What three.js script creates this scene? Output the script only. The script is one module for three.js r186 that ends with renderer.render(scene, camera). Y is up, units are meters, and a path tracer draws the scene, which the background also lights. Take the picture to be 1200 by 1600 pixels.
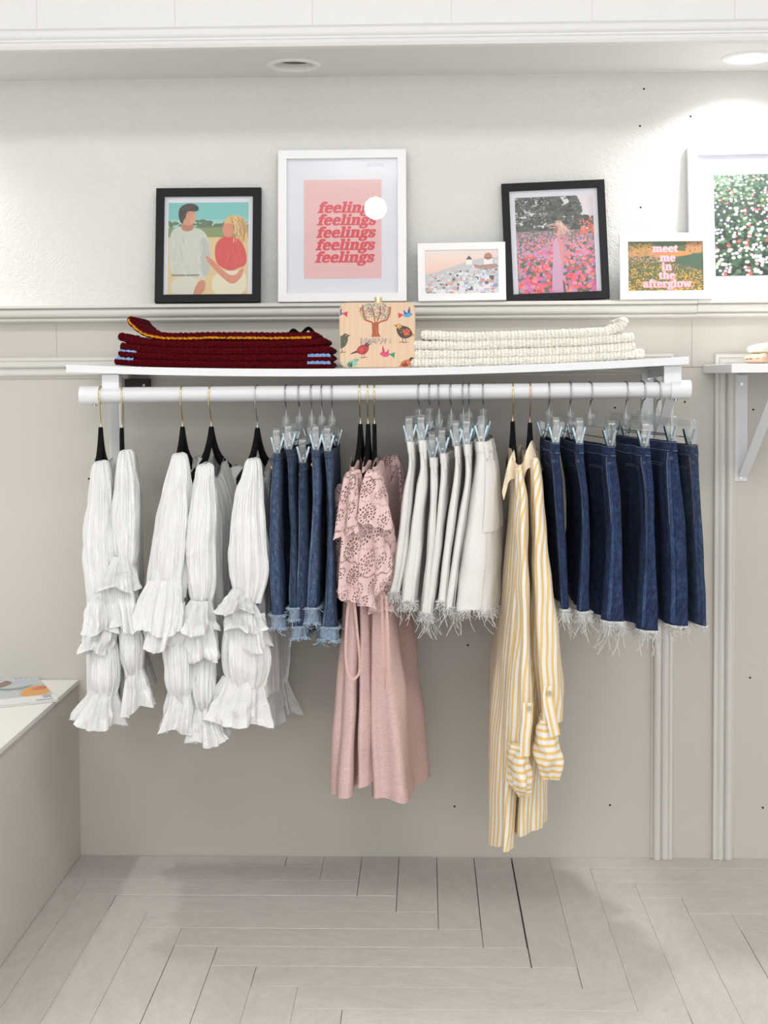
import * as THREE from 'three';
import { RectAreaLightUniformsLib } from 'three/addons/lights/RectAreaLightUniformsLib.js';
import { RoundedBoxGeometry } from 'three/addons/geometries/RoundedBoxGeometry.js';
import { mergeGeometries, mergeVertices, toCreasedNormals } from 'three/addons/utils/BufferGeometryUtils.js';
import { createNoise2D, createNoise3D } from 'simplex-noise';

// ---------- camera, light, exposure ----------
RectAreaLightUniformsLib.init();
const scene = new THREE.Scene();
const renderer = new THREE.WebGLRenderer({ antialias: true });
renderer.toneMapping = THREE.LinearToneMapping;
renderer.toneMappingExposure = 0.885;
renderer.shadowMap.enabled = true;
const camera = new THREE.PerspectiveCamera(2 * Math.atan(800 / 2100) * 180 / Math.PI, 1200 / 1600, 0.05, 60);
camera.position.set(0, 1.15, 3.181);
camera.rotation.order = 'YXZ';
camera.rotation.set(-0.045, 0.030, -0.006);
camera.setViewOffset(1200, 1600, 0, 115.5, 1200, 1600);
scene.background = new THREE.Color(0.75, 0.85, 1.0);
// daylight through the shop window in the wall behind the camera
const WINDOW = { x0: -2.3, x1: 2.3, y0: 0.75, y1: 2.55, z: 5.6 };
{
  const l = new THREE.RectAreaLight(new THREE.Color(1.0, 0.985, 0.965), 2.9, WINDOW.x1 - WINDOW.x0, WINDOW.y1 - WINDOW.y0);
  l.position.set(0, (WINDOW.y0 + WINDOW.y1) / 2, WINDOW.z - 0.04);
  l.lookAt(0, 1.0, 0); l.rotation.set(0, 0, 0);
  l.name = 'window_light';
  scene.add(l);
}

// two long ceiling fixtures in front of the wall (their housings are built with the room)
const FIXTURES = [[-1.25, 2.45], [1.25, 2.45]], FIX_W = 2.3, FIX_D = 0.6, FIX_Y = 2.95;
for (const [x, z] of FIXTURES) {
  const l = new THREE.RectAreaLight(new THREE.Color(1.0, 0.98, 0.95), 5.8, FIX_W, FIX_D);
  l.position.set(x, FIX_Y - 0.012, z); l.rotation.x = -Math.PI / 2; l.name = 'ceiling_fixture_light'; scene.add(l);
}

// ---------- helpers ----------
const V3 = (x, y, z) => new THREE.Vector3(x, y, z);
let seed = 7;
const rnd = () => { seed = (seed * 16807) % 2147483647; return seed / 2147483647; };
const rr = (a, b) => a + (b - a) * rnd();
const n2 = createNoise2D(rnd), n3 = createNoise3D(rnd);
const clamp = (v, a, b) => Math.min(b, Math.max(a, v));
const lerp = (a, b, t) => a + (b - a) * t;
const sstep = (a, b, v) => { const t = clamp((v - a) / (b - a), 0, 1); return t * t * (3 - 2 * t); };
const used = {};
function numbered(name) { const k = used[name] = (used[name] ?? -1) + 1; return k ? `${name}_${String(k).padStart(3, '0')}` : name; }
function thing(name, label, category, group) {
  const o = new THREE.Group(); o.name = numbered(name); o.userData = { label, category };
  if (group) o.userData.group = group;
  scene.add(o); return o;
}
function setting(name) { const o = new THREE.Group(); o.name = name; o.userData = { kind: 'structure' }; scene.add(o); return o; }
function add(parent, name, geo, mat) {
  const m = new THREE.Mesh(geo, mat); m.name = name; m.castShadow = true; m.receiveShadow = true; parent.add(m); return m;
}
function bx(x0, x1, y0, y1, z0, z1) { const g = new THREE.BoxGeometry(x1 - x0, y1 - y0, z1 - z0); g.translate((x0 + x1) / 2, (y0 + y1) / 2, (z0 + z1) / 2); return g; }
function rbx(x0, x1, y0, y1, z0, z1, r = 0.002) { const g = new RoundedBoxGeometry(x1 - x0, y1 - y0, z1 - z0, 2, r); g.translate((x0 + x1) / 2, (y0 + y1) / 2, (z0 + z1) / 2); return g; }
function metreUV(g, su = 1, sv = 1) {   // planar uv in metres, by the way each face points
  const p = g.attributes.position, n = g.attributes.normal, uv = new Float32Array(p.count * 2);
  for (let i = 0; i < p.count; i++) {
    const ax = Math.abs(n.getX(i)), ay = Math.abs(n.getY(i)), az = Math.abs(n.getZ(i));
    const a = az >= ax && az >= ay ? [p.getX(i), p.getY(i)] : ax >= ay ? [p.getZ(i), p.getY(i)] : [p.getX(i), p.getZ(i)];
    uv[2 * i] = a[0] * su; uv[2 * i + 1] = a[1] * sv;
  }
  g.setAttribute('uv', new THREE.BufferAttribute(uv, 2)); return g;
}
function merged(list) { return mergeGeometries(list.map(g => { const h = g.index ? g.toNonIndexed() : g; for (const k of Object.keys(h.attributes)) if (!['position', 'normal', 'uv'].includes(k)) h.deleteAttribute(k); return h; })); }
function tubeGeo(pts, r, seg = 24, rad = 8, closed = false) {
  const c = new THREE.CatmullRomCurve3(pts.map(p => Array.isArray(p) ? V3(...p) : p), closed, 'centripetal');
  return new THREE.TubeGeometry(c, seg, r, rad, closed);
}
function dataTex(w, h, fn, srgb = false, rep = true) {
  const d = new Uint8Array(w * h * 4);
  for (let y = 0; y < h; y++) for (let x = 0; x < w; x++) {
    const c = fn(x, y), i = (y * w + x) * 4;
    if (typeof c === 'number') { d[i] = d[i + 1] = d[i + 2] = clamp(c, 0, 1) * 255; }
    else for (let k = 0; k < 3; k++) d[i + k] = clamp(c[k], 0, 1) * 255;
    d[i + 3] = 255;
  }
  const t = new THREE.DataTexture(d, w, h); t.magFilter = THREE.LinearFilter; t.minFilter = THREE.LinearMipmapLinearFilter; t.generateMipmaps = true;
  if (rep) t.wrapS = t.wrapT = THREE.RepeatWrapping;
  if (srgb) t.colorSpace = THREE.SRGBColorSpace;
  t.needsUpdate = true; return t;
}
function tile(fx, fy, w, h, k) {         // noise that repeats over a w x h texture
  return (x, y) => { const a = x / w * 2 * Math.PI, b = y / h * 2 * Math.PI; return n3(Math.cos(a) * fx + k, Math.sin(a) * fx + Math.cos(b) * fy, Math.sin(b) * fy - k); };
}
const std = (o) => new THREE.MeshStandardMaterial(o);
const phy = (o) => new THREE.MeshPhysicalMaterial(o);
const rgb = (r, g, b) => new THREE.Color().setRGB(r, g, b);

// ---------- materials of the place ----------
const plasterBump = (() => {
  const a = tile(3, 3, 512, 512, 1), b = tile(9, 9, 512, 512, 5), c = tile(24, 20, 512, 512, 9);
  return dataTex(512, 512, (x, y) => 0.5 + 0.22 * a(x, y) + 0.2 * b(x, y) + 0.2 * c(x, y));
})();
const paintBump = (() => { const a = tile(2, 5, 256, 256, 2), b = tile(8, 14, 256, 256, 6); return dataTex(256, 256, (x, y) => 0.5 + 0.3 * a(x, y) + 0.2 * b(x, y)); })();
const bump = (t, rx, ry) => { const c = t.clone(); c.repeat.set(rx, ry); c.needsUpdate = true; return c; };
const M = {
  plaster: std({ color: rgb(0.73, 0.73, 0.71), roughness: 0.75, bumpMap: bump(plasterBump, 4, 4), bumpScale: 0.0017 }),
  paint: std({ color: rgb(0.59, 0.563, 0.512), roughness: 0.5, bumpMap: bump(paintBump, 1.3, 1.3), bumpScale: 0.00025 }),  // colour carries the lower wall's shade and warm bounce, so darker than the plaster
  trim: std({ color: rgb(0.68, 0.665, 0.63), roughness: 0.38 }),
  white: std({ color: rgb(0.84, 0.84, 0.83), roughness: 0.45 }),
  fascia: std({ color: rgb(0.74, 0.74, 0.735), roughness: 0.45, bumpMap: bump(paintBump, 2, 2), bumpScale: 0.0006 }),
  laminate: std({ color: rgb(0.84, 0.845, 0.86), roughness: 0.35 }),
  whiteMetal: std({ color: rgb(0.80, 0.82, 0.85), roughness: 0.32 }),
  dark: std({ color: rgb(0.03, 0.03, 0.03), roughness: 0.6 }),
  steel: std({ color: rgb(0.62, 0.64, 0.66), roughness: 0.28, metalness: 1 }),
  darkSteel: std({ color: rgb(0.42, 0.43, 0.45), roughness: 0.3, metalness: 1 }),
  gold: std({ color: rgb(0.83, 0.68, 0.38), roughness: 0.25, metalness: 1 }),
  rose: std({ color: rgb(0.80, 0.47, 0.36), roughness: 0.25, metalness: 1 }),
  hole: std({ color: rgb(0.02, 0.018, 0.016), roughness: 0.9 }),
};

// ---------- the room shell ----------
const SOFFIT_Y = 1.856, SOFFIT_Z = 0.262, LEDGE_Y = 1.325, CEIL = 3.0, XL = -2.7, XR = 2.7;
const wall = setting('wall_back');
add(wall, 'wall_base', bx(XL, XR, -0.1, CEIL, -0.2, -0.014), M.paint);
add(wall, 'plaster', metreUV(bx(XL, XR, LEDGE_Y - 0.03, CEIL, -0.014, 0)), M.plaster);
{
  // flat boards under the ledge and in the panels, with open joints between them
  const seams = [XL, -1.6, -0.8739, 0.6285, 1.8, XR];
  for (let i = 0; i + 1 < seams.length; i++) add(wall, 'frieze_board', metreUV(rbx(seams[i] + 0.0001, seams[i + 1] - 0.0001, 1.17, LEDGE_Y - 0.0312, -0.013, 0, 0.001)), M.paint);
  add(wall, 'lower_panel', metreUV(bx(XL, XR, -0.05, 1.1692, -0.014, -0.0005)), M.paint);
  // old nail and screw holes
  const hg = new THREE.CylinderGeometry(0.0024, 0.0028, 0.004, 10); hg.rotateX(Math.PI / 2);
  for (const [x, y] of [[0.515, 1.818], [0.5063, 1.7324], [0.6234, 1.7532], [0.5083, 1.5441], [-0.8012, 0.9128], [0.4495, 1.0758], [0.6128, 1.0885], [0.068, 0.1224], [0.439, 0.1269], [0.7692, 0.434], [0.8013, 0.122], [0.7727, 1.0696], [0.5755, 1.0556], [0.1014, 0.512], [-0.1908, 0.4287]]) {
    const h = add(wall, 'nail_hole', hg, M.hole); h.position.set(x, y, -0.0013);
  }
}
function sweep(path, profile, closedEnds = true) {   // path: points in the wall plane (the outer edge), profile: [inward, out of the wall]
  const pos = [], idx = [], n = profile.length;
  for (let i = 0; i < path.length; i++) {
    const p = path[i], d0 = i ? [p[0] - path[i - 1][0], p[1] - path[i - 1][1]] : null, d1 = i + 1 < path.length ? [path[i + 1][0] - p[0], path[i + 1][1] - p[1]] : null;
    const nrm = d => { const l = Math.hypot(...d); return [d[1] / l, -d[0] / l]; };
    const a = nrm(d0 ?? d1), b = nrm(d1 ?? d0), k = 1 / (1 + a[0] * b[0] + a[1] * b[1]);
    const m = [(a[0] + b[0]) * k, (a[1] + b[1]) * k];
    for (const [u, w] of profile) pos.push(p[0] + m[0] * u, p[1] + m[1] * u, w);
  }
  for (let i = 0; i + 1 < path.length; i++) for (let j = 0; j + 1 < n; j++) { const a = i * n + j, b = a + 1, c = a + n, d = c + 1; idx.push(a, b, c, b, d, c); }
  const g = new THREE.BufferGeometry(); g.setAttribute('position', new THREE.Float32BufferAttribute(pos, 3)); g.setIndex(idx);
  return toCreasedNormals(g.toNonIndexed(), 0.5);
}
function arc(cx, cy, r, a0, a1, n = 6) { const o = []; for (let i = 0; i <= n; i++) { const a = (a0 + (a1 - a0) * i / n) * Math.PI / 180; o.push([cx + r * Math.cos(a), cy + r * Math.sin(a)]); } return o; }
// panel mouldings: a flat fillet, a cove and a round bead
const panelProfile = [[0, -0.002], [0, 0.010], [0.002, 0.012], [0.008, 0.012], [0.010, 0.009], ...arc(0.018, 0.006, 0.008, 155, 25, 5), [0.027, 0.006], ...arc(0.037, 0.008, 0.009, 180, 0, 8), [0.0465, 0.004], [0.050, 0.003], [0.050, -0.002]];
{
  const t1 = setting('trim_1'); add(t1, 'moulding', sweep([[XL, 1.203], [0.586, 1.203], [0.586, 0.0]], panelProfile), M.trim);
  const t2 = setting('trim_2'); add(t2, 'moulding', sweep([[0.681, 0.0], [0.681, 1.201], [XR, 1.201]], panelProfile), M.trim);
}
// picture ledge: a shelf board over a round nosing and a small bead, with one scarf joint
{
  const led = setting('trim_3');
  const prof = [[LEDGE_Y, -0.012], [LEDGE_Y, 0.050], [LEDGE_Y - 0.002, 0.052], [LEDGE_Y - 0.008, 0.052], [LEDGE_Y - 0.0095, 0.047], ...arc(LEDGE_Y - 0.019, 0.036, 0.0105, 20, 150, 7).map(([a, b]) => [a, b]), [LEDGE_Y - 0.030, 0.030], ...arc(LEDGE_Y - 0.0345, 0.030, 0.0040, 0, 170, 6), [LEDGE_Y - 0.040, 0.024], [LEDGE_Y - 0.042, -0.012]];
  const seg = (x0, x1, dy) => {
    const s = new THREE.Shape(prof.map(([y, z]) => new THREE.Vector2(-z, y + dy)));
    const g = new THREE.ExtrudeGeometry(s, { depth: x1 - x0, bevelEnabled: false }); g.rotateY(Math.PI / 2); g.translate(x0, 0, 0); return toCreasedNormals(g, 0.5);
  };
  add(led, 'ledge', seg(XL, 0.6316, 0), M.trim);
  add(led, 'ledge', seg(0.6323, XR, 0.0012), M.trim);
}
// soffit over the wall: a bottom board with holes for the lamps, a boarded front and a crown moulding
const LAMPS = [[-1.307, 0.127], [-0.290, 0.120], [0.727, 0.136], [1.744, 0.136]], LAMP_R = 0.047;
{
  const so = setting('trim_4');
  const s = new THREE.Shape([[XL, 0], [XR, 0], [XR, SOFFIT_Z], [XL, SOFFIT_Z]].map(p => new THREE.Vector2(p[0], -p[1])));
  for (const [x, z] of LAMPS) { const h = new THREE.Path(); h.absarc(x, -z, LAMP_R, 0, 2 * Math.PI, true); s.holes.push(h); }
  const g = new THREE.ExtrudeGeometry(s, { depth: 0.02, bevelEnabled: false, curveSegments: 40 }); g.rotateX(-Math.PI / 2); g.translate(0, SOFFIT_Y, 0);
  add(so, 'soffit_board', metreUV(g), M.fascia);
  const xs = [XL, -1.46, -0.8333, -0.5331, -0.2361, 0.0618, 0.3621, 0.6645, 1.02, 1.34, XR];
  for (let i = 0; i + 1 < xs.length; i++) add(so, 'fascia_board', metreUV(rbx(xs[i] + 0.00002, xs[i + 1] - 0.00002, SOFFIT_Y + 0.0205, CEIL, SOFFIT_Z - 0.02, SOFFIT_Z, 0.0008)), M.fascia);
  const z = SOFFIT_Z, y = SOFFIT_Y;
  const shp = new THREE.Shape([[y, z], [y, z + 0.010], [y + 0.003, z + 0.016], [y + 0.010, z + 0.019], [y + 0.017, z + 0.017], [y + 0.0205, z + 0.012], [y + 0.022, z + 0.008], [y + 0.026, z + 0.0075], [y + 0.029, z + 0.011], [y + 0.035, z + 0.0135], [y + 0.043, z + 0.012], [y + 0.049, z + 0.006], [y + 0.052, z]].map(p => new THREE.Vector2(-p[1], p[0])));
  const cg = new THREE.ExtrudeGeometry(shp, { depth: XR - XL, bevelEnabled: false }); cg.rotateY(Math.PI / 2); cg.translate(XL, 0, 0);
  add(so, 'crown_moulding', toCreasedNormals(cg, 0.6), M.fascia);
}
// side walls, ceiling and the wall behind the camera with its shop window
add(setting('wall_left'), 'wall_surface', bx(XL - 0.15, XL, -0.1, CEIL, -0.2, 5.75), M.plaster);
add(setting('wall_right'), 'wall_surface', bx(XR, XR + 0.15, -0.1, CEIL, -0.2, 5.75), M.plaster);
add(setting('ceiling'), 'ceiling_surface', bx(XL - 0.15, XR + 0.15, CEIL, CEIL + 0.15, -0.2, 5.75), M.plaster);
{
  const w = setting('wall_front'), { x0, x1, y0, y1, z } = WINDOW;
  add(w, 'wall_surface', bx(XL, x0, -0.1, CEIL, z, z + 0.15), M.plaster);
  add(w, 'wall_surface', bx(x1, XR, -0.1, CEIL, z, z + 0.15), M.plaster);
  add(w, 'wall_surface', bx(x0, x1, -0.1, y0, z, z + 0.15), M.plaster);
  add(w, 'wall_surface', bx(x0, x1, y1, CEIL, z, z + 0.15), M.plaster);
  const win = setting('window_1');
  for (const x of [x0 + 0.03, 0, x1 - 0.03]) add(win, 'window_frame', bx(x - 0.03, x + 0.03, y0, y1, z + 0.03, z + 0.09), M.white);
  for (const y of [y0 + 0.03, y1 - 0.03]) add(win, 'window_frame', bx(x0, x1, y - 0.03, y + 0.03, z + 0.03, z + 0.09), M.white);
  const glass = phy({ color: 0xffffff, transmission: 1, roughness: 0, thickness: 0, ior: 1.45 });
  add(win, 'pane', bx(x0 + 0.06, -0.03, y0 + 0.06, y1 - 0.06, z + 0.055, z + 0.061), glass);
  add(win, 'pane', bx(0.03, x1 - 0.06, y0 + 0.06, y1 - 0.06, z + 0.055, z + 0.061), glass);
}
// recessed lamps in the soffit: trim ring, can, glowing lens (dark when off)
{
  const ring = new THREE.LatheGeometry([[LAMP_R - 0.003, 0.012], [LAMP_R - 0.002, 0.001], [LAMP_R + 0.002, -0.004], [LAMP_R + 0.010, -0.004], [LAMP_R + 0.0145, -0.0015], [LAMP_R + 0.015, 0.0]].map(p => new THREE.Vector2(...p)), 48);
  const can = new THREE.LatheGeometry([[LAMP_R - 0.0035, 0.012], [LAMP_R - 0.006, 0.035], [LAMP_R - 0.012, 0.09], [0.0005, 0.092]].map(p => new THREE.Vector2(...p)), 40);
  const lens = new THREE.LatheGeometry([[0, 0.002], [LAMP_R * 0.6, 0.0025], [LAMP_R - 0.004, 0.006]].map(p => new THREE.Vector2(...p)), 40);
  const glow = std({ color: 0xffffff, emissive: new THREE.Color(1, 0.99, 0.97), emissiveIntensity: 6 });
  const canM = std({ color: rgb(0.42, 0.41, 0.36), roughness: 0.25, metalness: 0.7 });
  LAMPS.forEach(([x, z], i) => {
    const off = i === 1;
    const t = thing('recessed_downlight', ['round recessed downlight further along the soffit, past the left edge', 'unlit round recessed downlight in the white soffit', 'lit round recessed downlight glowing above the large flower picture', 'round recessed downlight further along the soffit, past the right edge'][i], 'downlight', 'downlights in the soffit');
    t.position.set(x, SOFFIT_Y, z);
    add(t, 'trim_ring', ring, M.white);
    add(t, 'lamp_can', can, off ? canM : M.white);
    if (off) { const b = add(t, 'bulb', new THREE.SphereGeometry(0.026, 24, 16), std({ color: rgb(0.5, 0.5, 0.45), roughness: 0.2 })); b.position.set(0.006, 0.062, 0); b.scale.set(1, 0.8, 1); return; }
    add(t, 'lamp_lens', lens, glow);
    const l = new THREE.SpotLight(new THREE.Color(1, 0.985, 0.96), [2.2, 0, 2.7, 1.6][i], 0, 1.22, 0.75, 2);
    l.position.set(0, -0.004, 0); l.target.position.set(0, -1, 0.0); l.castShadow = true; l.shadow.radius = 2; l.name = 'downlight_beam';
    t.add(l); t.add(l.target);
  });
}
FIXTURES.forEach(([x, z], i) => {
  const t = thing('ceiling_light', ['long ceiling light fixture over the left half of the shop floor', 'long ceiling light fixture over the right half of the shop floor'][i], 'ceiling light', 'ceiling light fixtures');
  t.position.set(x, FIX_Y, z);
  add(t, 'housing', rbx(-FIX_W / 2 - 0.02, FIX_W / 2 + 0.02, 0.0, 0.05, -FIX_D / 2 - 0.02, FIX_D / 2 + 0.02, 0.004), M.white);
  add(t, 'light_diffuser', bx(-FIX_W / 2, FIX_W / 2, -0.006, 0.0, -FIX_D / 2, FIX_D / 2), std({ color: 0xffffff, emissive: new THREE.Color(1, 0.98, 0.95), emissiveIntensity: 1.5 }));
});
// a globe lamp under the ceiling behind the camera, mirrored in the glass of the pink print
{
  const t = thing('globe_lamp', 'white globe lamp hanging from the ceiling inside the shop', 'lamp');
  t.position.set(-0.26, 2.86, 4.1);
  const g = add(t, 'globe', new THREE.SphereGeometry(0.0255, 24, 16), std({ color: 0xffffff, emissive: new THREE.Color(1, 0.96, 0.9), emissiveIntensity: 14 }));
  g.position.y = -0.10;
  const r = add(t, 'stem', new THREE.CylinderGeometry(0.006, 0.006, 0.12, 10), M.white); r.position.y = 0.02;
  const c = add(t, 'canopy', new THREE.CylinderGeometry(0.05, 0.05, 0.02, 24), M.white); c.position.y = 0.13;
  const l = new THREE.PointLight(new THREE.Color(1, 0.95, 0.88), 1.2, 0, 2); l.position.y = -0.10; l.castShadow = true; l.shadow.radius = 3; t.add(l);
}

// ---------- painted floor boards, laid in herringbone ----------
{
  const floor = setting('floor');
  add(floor, 'subfloor', bx(XL - 0.15, XR + 0.15, -0.12, -0.012, -0.2, 5.75), std({ color: rgb(0.10, 0.09, 0.08), roughness: 0.9 }));
  const W = 0.0896, X0 = -0.782, Z0 = 0.155, N = 7, XA = -2.1, XB = 2.1, ZB = 2.2, gapOf = [0.00012, 0.0002, 0.0001, 0.0003, 0.00015, 0.0009];
  const wear = (k) => { const a = tile(2, 2, 512, 256, k), b = tile(7, 5, 512, 256, k + 3), c = tile(40, 12, 512, 256, k + 7), d = tile(30, 30, 512, 256, k + 11);
    return dataTex(512, 256, (x, y) => { const v = 0.80 + 0.014 * a(x, y) + 0.014 * b(x, y) + 0.006 * c(x, y), s = d(x, y) > 0.86 && b(x, y) > 0.1 ? 0.16 : 0; return [v * 1.0 - s, v * 0.974 - s * 1.02, v * 0.95 - s * 1.05]; }, true); };
  const tex = [wear(20), wear(41), wear(63)];
  const fb = (() => { const a = tile(2, 12, 256, 256, 77), b = tile(14, 30, 256, 256, 79); return dataTex(256, 256, (x, y) => 0.5 + 0.3 * a(x, y) + 0.25 * b(x, y)); })();
  const mats = []; for (let i = 0; i < 6; i++) { const c = 0.97 + 0.03 * (i % 3) / 2; mats.push(std({ color: rgb(c, c, c), map: tex[i % 3], roughness: 0.5, bumpMap: bump(fb, 1.2, 2.2), bumpScale: 0.0005 })); }
  const plank = (x0, x1, z0, z1, alongX) => {
    z0 = Math.max(z0, 0.0004); if (z1 - z0 < 0.006 || x0 < XA - 1 || x1 > XB + 1) return;
    const gp = gapOf[Math.floor(rnd() * 6)];
    const open = (x) => alongX || z0 > 0.3 ? gp : Math.abs(x - 0.2036) < 0.01 ? 0.0017 : Math.abs(x - 0.114) < 0.01 ? 0.0008 : gp;      // two joints by the wall have opened up
    const g = rbx(x0 + open(x0), x1 - open(x1), -0.014, 0, z0 + gp, z1 - gp, 0.0011);
    const p = g.attributes.position, uv = new Float32Array(p.count * 2), ou = rnd(), ov = rnd();
    for (let i = 0; i < p.count; i++) { const u = p.getX(i), v = p.getZ(i); uv[2 * i] = (alongX ? u : v) * 1.1 + ou; uv[2 * i + 1] = (alongX ? v : u) * 2.2 + ov; }
    g.setAttribute('uv', new THREE.BufferAttribute(uv, 2));
    const m = add(floor, 'plank', g, mats[Math.floor(rnd() * 6)]); m.position.y = -rnd() * 0.0009;
  };
  const mod = (a, b) => ((a % b) + b) % b;
  const i0 = Math.floor((XA - X0) / W), i1 = Math.ceil((XB - X0) / W), j0 = -10, j1 = Math.ceil((ZB - Z0) / W);
  for (let j = j0; j <= j1; j++) for (let i = i0; i <= i1; i++) {
    const u = mod(i - j, 2 * N);
    if (u === 0 && Z0 + (j + 1) * W > 0) plank(X0 + i * W, X0 + (i + N) * W, Z0 + j * W, Z0 + (j + 1) * W, true);
    if (u === 2 * N - 1 && Z0 + (j + N) * W > 0) plank(X0 + i * W, X0 + (i + 1) * W, Z0 + j * W, Z0 + (j + N) * W, false);
  }
  // the rest of the shop floor, out of the picture
  add(floor, 'floor_surface', merged([bx(XL - 0.1, XR + 0.1, -0.012, -0.0025, 2.2, 5.7), bx(XL - 0.1, -2.0, -0.012, -0.0025, 0, 2.2), bx(2.0, XR + 0.1, -0.012, -0.0025, 0, 2.2)]), std({ color: rgb(0.60, 0.575, 0.54), roughness: 0.5 }));
}

// ---------- low bench on the left ----------
{
  const t = thing('bench', 'low white painted built-in bench box with a loose lid, at the left', 'bench');
  const m = std({ color: rgb(0.64, 0.608, 0.556), roughness: 0.5, bumpMap: bump(paintBump, 2, 2), bumpScale: 0.0008 });
  add(t, 'side_panel', metreUV(bx(-2.3, -0.836, 0.001, 0.4135, 0.0012, 1.6)), m);
  const lid = add(t, 'lid', metreUV(rbx(-2.3, -0.833, -0.006, 0.006, 0.002, 1.603, 0.0016)), std({ color: rgb(0.80, 0.785, 0.75), roughness: 0.4 }));
  lid.position.y = 0.4225; lid.rotation.z = 0.0;
  const lip = add(t, 'edge_strip', rbx(-0.8355, -0.831, 0.413, 0.4165, 0.02, 1.6, 0.001), m);
}

// ---------- wall shelf, its brackets and the clothes rod ----------
const SH = { x0: -0.771, x1: 0.563, yl: 1.182, yr: 1.191, sag: 0.0165, t: 0.0165, z0: 0.006, z1: 0.30 };
const shelfTop = (x) => { const t = clamp((x - SH.x0) / (SH.x1 - SH.x0), 0, 1); return lerp(SH.yl, SH.yr, t) - SH.sag * (1 - (2 * t - 1) ** 2); };
{
  const t = thing('wall_shelf', 'long white laminate shelf sagging in the middle above the clothes rod', 'shelf');
  const g = new THREE.BoxGeometry(SH.x1 - SH.x0, SH.t, SH.z1 - SH.z0, 48, 1, 1); g.translate((SH.x0 + SH.x1) / 2, -SH.t / 2, (SH.z0 + SH.z1) / 2);
  const p = g.attributes.position; for (let i = 0; i < p.count; i++) p.setY(i, p.getY(i) + shelfTop(p.getX(i)));
  g.computeVertexNormals(); add(t, 'board', toCreasedNormals(g, 0.6), M.laminate);
  const eg = new THREE.BoxGeometry(SH.x1 - SH.x0 + 0.0006, SH.t * 0.96, 0.0012, 48, 1, 1); eg.translate((SH.x0 + SH.x1) / 2, -SH.t / 2, SH.z1 + 0.0005);
  const q = eg.attributes.position; for (let i = 0; i < q.count; i++) q.setY(i, q.getY(i) + shelfTop(q.getX(i)));
  eg.computeVertexNormals(); add(t, 'edge_band', toCreasedNormals(eg, 0.6), std({ color: rgb(0.80, 0.81, 0.84), roughness: 0.3 }));
}
function plateBar(a, b, w, th, up = [1, 0, 0]) {       // flat bar from a to b, w wide along "up", th thick
  const A = V3(...a), B = V3(...b), d = B.clone().sub(A), L = d.length(); d.normalize();
  const u = V3(...up).addScaledVector(d, -d.dot(V3(...up))).normalize(), n = new THREE.Vector3().crossVectors(u, d);
  const g = new RoundedBoxGeometry(w, L, th, 2, Math.min(w, th) * 0.3);
  g.applyMatrix4(new THREE.Matrix4().makeBasis(u, d, n)); g.translate((A.x + B.x) / 2, (A.y + B.y) / 2, (A.z + B.z) / 2); return g;
}
const rodY = (x) => 1.1175 + (x + 0.09) * 0.0039, ROD_Z = 0.27, ROD_R = 0.0172;
const RX0 = -0.7289, RX1 = 0.5524;
{
  const t = thing('clothes_rod', 'white painted round clothes rod running under the shelf', 'rod');
  const g = new THREE.CylinderGeometry(ROD_R, ROD_R, RX1 - RX0, 40); g.rotateZ(Math.PI / 2 + 0.0039); g.translate((RX0 + RX1) / 2, rodY((RX0 + RX1) / 2), ROD_Z);
  add(t, 'tube', g, std({ color: rgb(0.76, 0.77, 0.80), roughness: 0.2 }));
}
function bracket(label, xw, xf, end, side) {   // xw: at the wall, xf: at the rod, end: end of the rod
  const t = thing('shelf_bracket', label, 'bracket', 'brackets of the long shelf');
  const top = shelfTop(xf) - SH.t - 0.0005, wy = shelfTop(xw) - SH.t - 0.001;
  add(t, 'wall_plate', rbx(xw - 0.016, xw + 0.016, 0.86, wy, 0.0005, 0.004, 0.0012), M.whiteMetal);
  add(t, 'top_arm', plateBar([xw, wy - 0.004, 0.006], [xf, top - 0.004, 0.275], 0.020, 0.005), M.whiteMetal);
  add(t, 'arm_web', plateBar([xw, wy - 0.016, 0.006], [xf, top - 0.012, 0.26], 0.0025, 0.020), M.whiteMetal);
  add(t, 'brace', plateBar([xw, 0.93, 0.008], [xf, rodY(xf) - 0.012, 0.258], 0.022, 0.006), M.whiteMetal);
  add(t, 'hanger_tab', rbx(xf - 0.019, xf + 0.019, rodY(xf) + 0.010, top - 0.001, ROD_Z + 0.004, ROD_Z + 0.010, 0.0018), M.whiteMetal);
  const cupG = new THREE.CylinderGeometry(ROD_R + 0.0035, ROD_R + 0.0035, 0.042, 36, 1, false); cupG.rotateZ(Math.PI / 2);
  const cup = add(t, 'rod_cup', cupG, M.whiteMetal); cup.position.set(end + side * 0.010, rodY(end), ROD_Z);
  const cap = add(t, 'end_cap', new THREE.SphereGeometry(ROD_R + 0.0033, 28, 14, 0, 2 * Math.PI, 0, Math.PI / 2), M.whiteMetal); cap.scale.y = 0.16; cap.rotation.z = side * Math.PI / -2; cap.position.set(end + side * 0.0308, rodY(end), ROD_Z);
  const sg = new THREE.CylinderGeometry(0.004, 0.004, 0.005, 12);
  const s1 = add(t, 'screw', sg, M.darkSteel); s1.position.set(end, rodY(end) - ROD_R - 0.004, ROD_Z + 0.006);
  for (const y of [wy - 0.028, 0.90]) { const s = add(t, 'screw', sg, M.darkSteel); s.rotation.x = Math.PI / 2; s.position.set(xw, y, 0.0045); }
}
bracket('white metal shelf bracket at the left end of the clothes rod', -0.7328, -0.6808, RX0 + 0.012, -1);
bracket('white metal shelf bracket at the right end of the clothes rod', 0.5275, 0.5332, RX1 - 0.012, 1);
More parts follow.
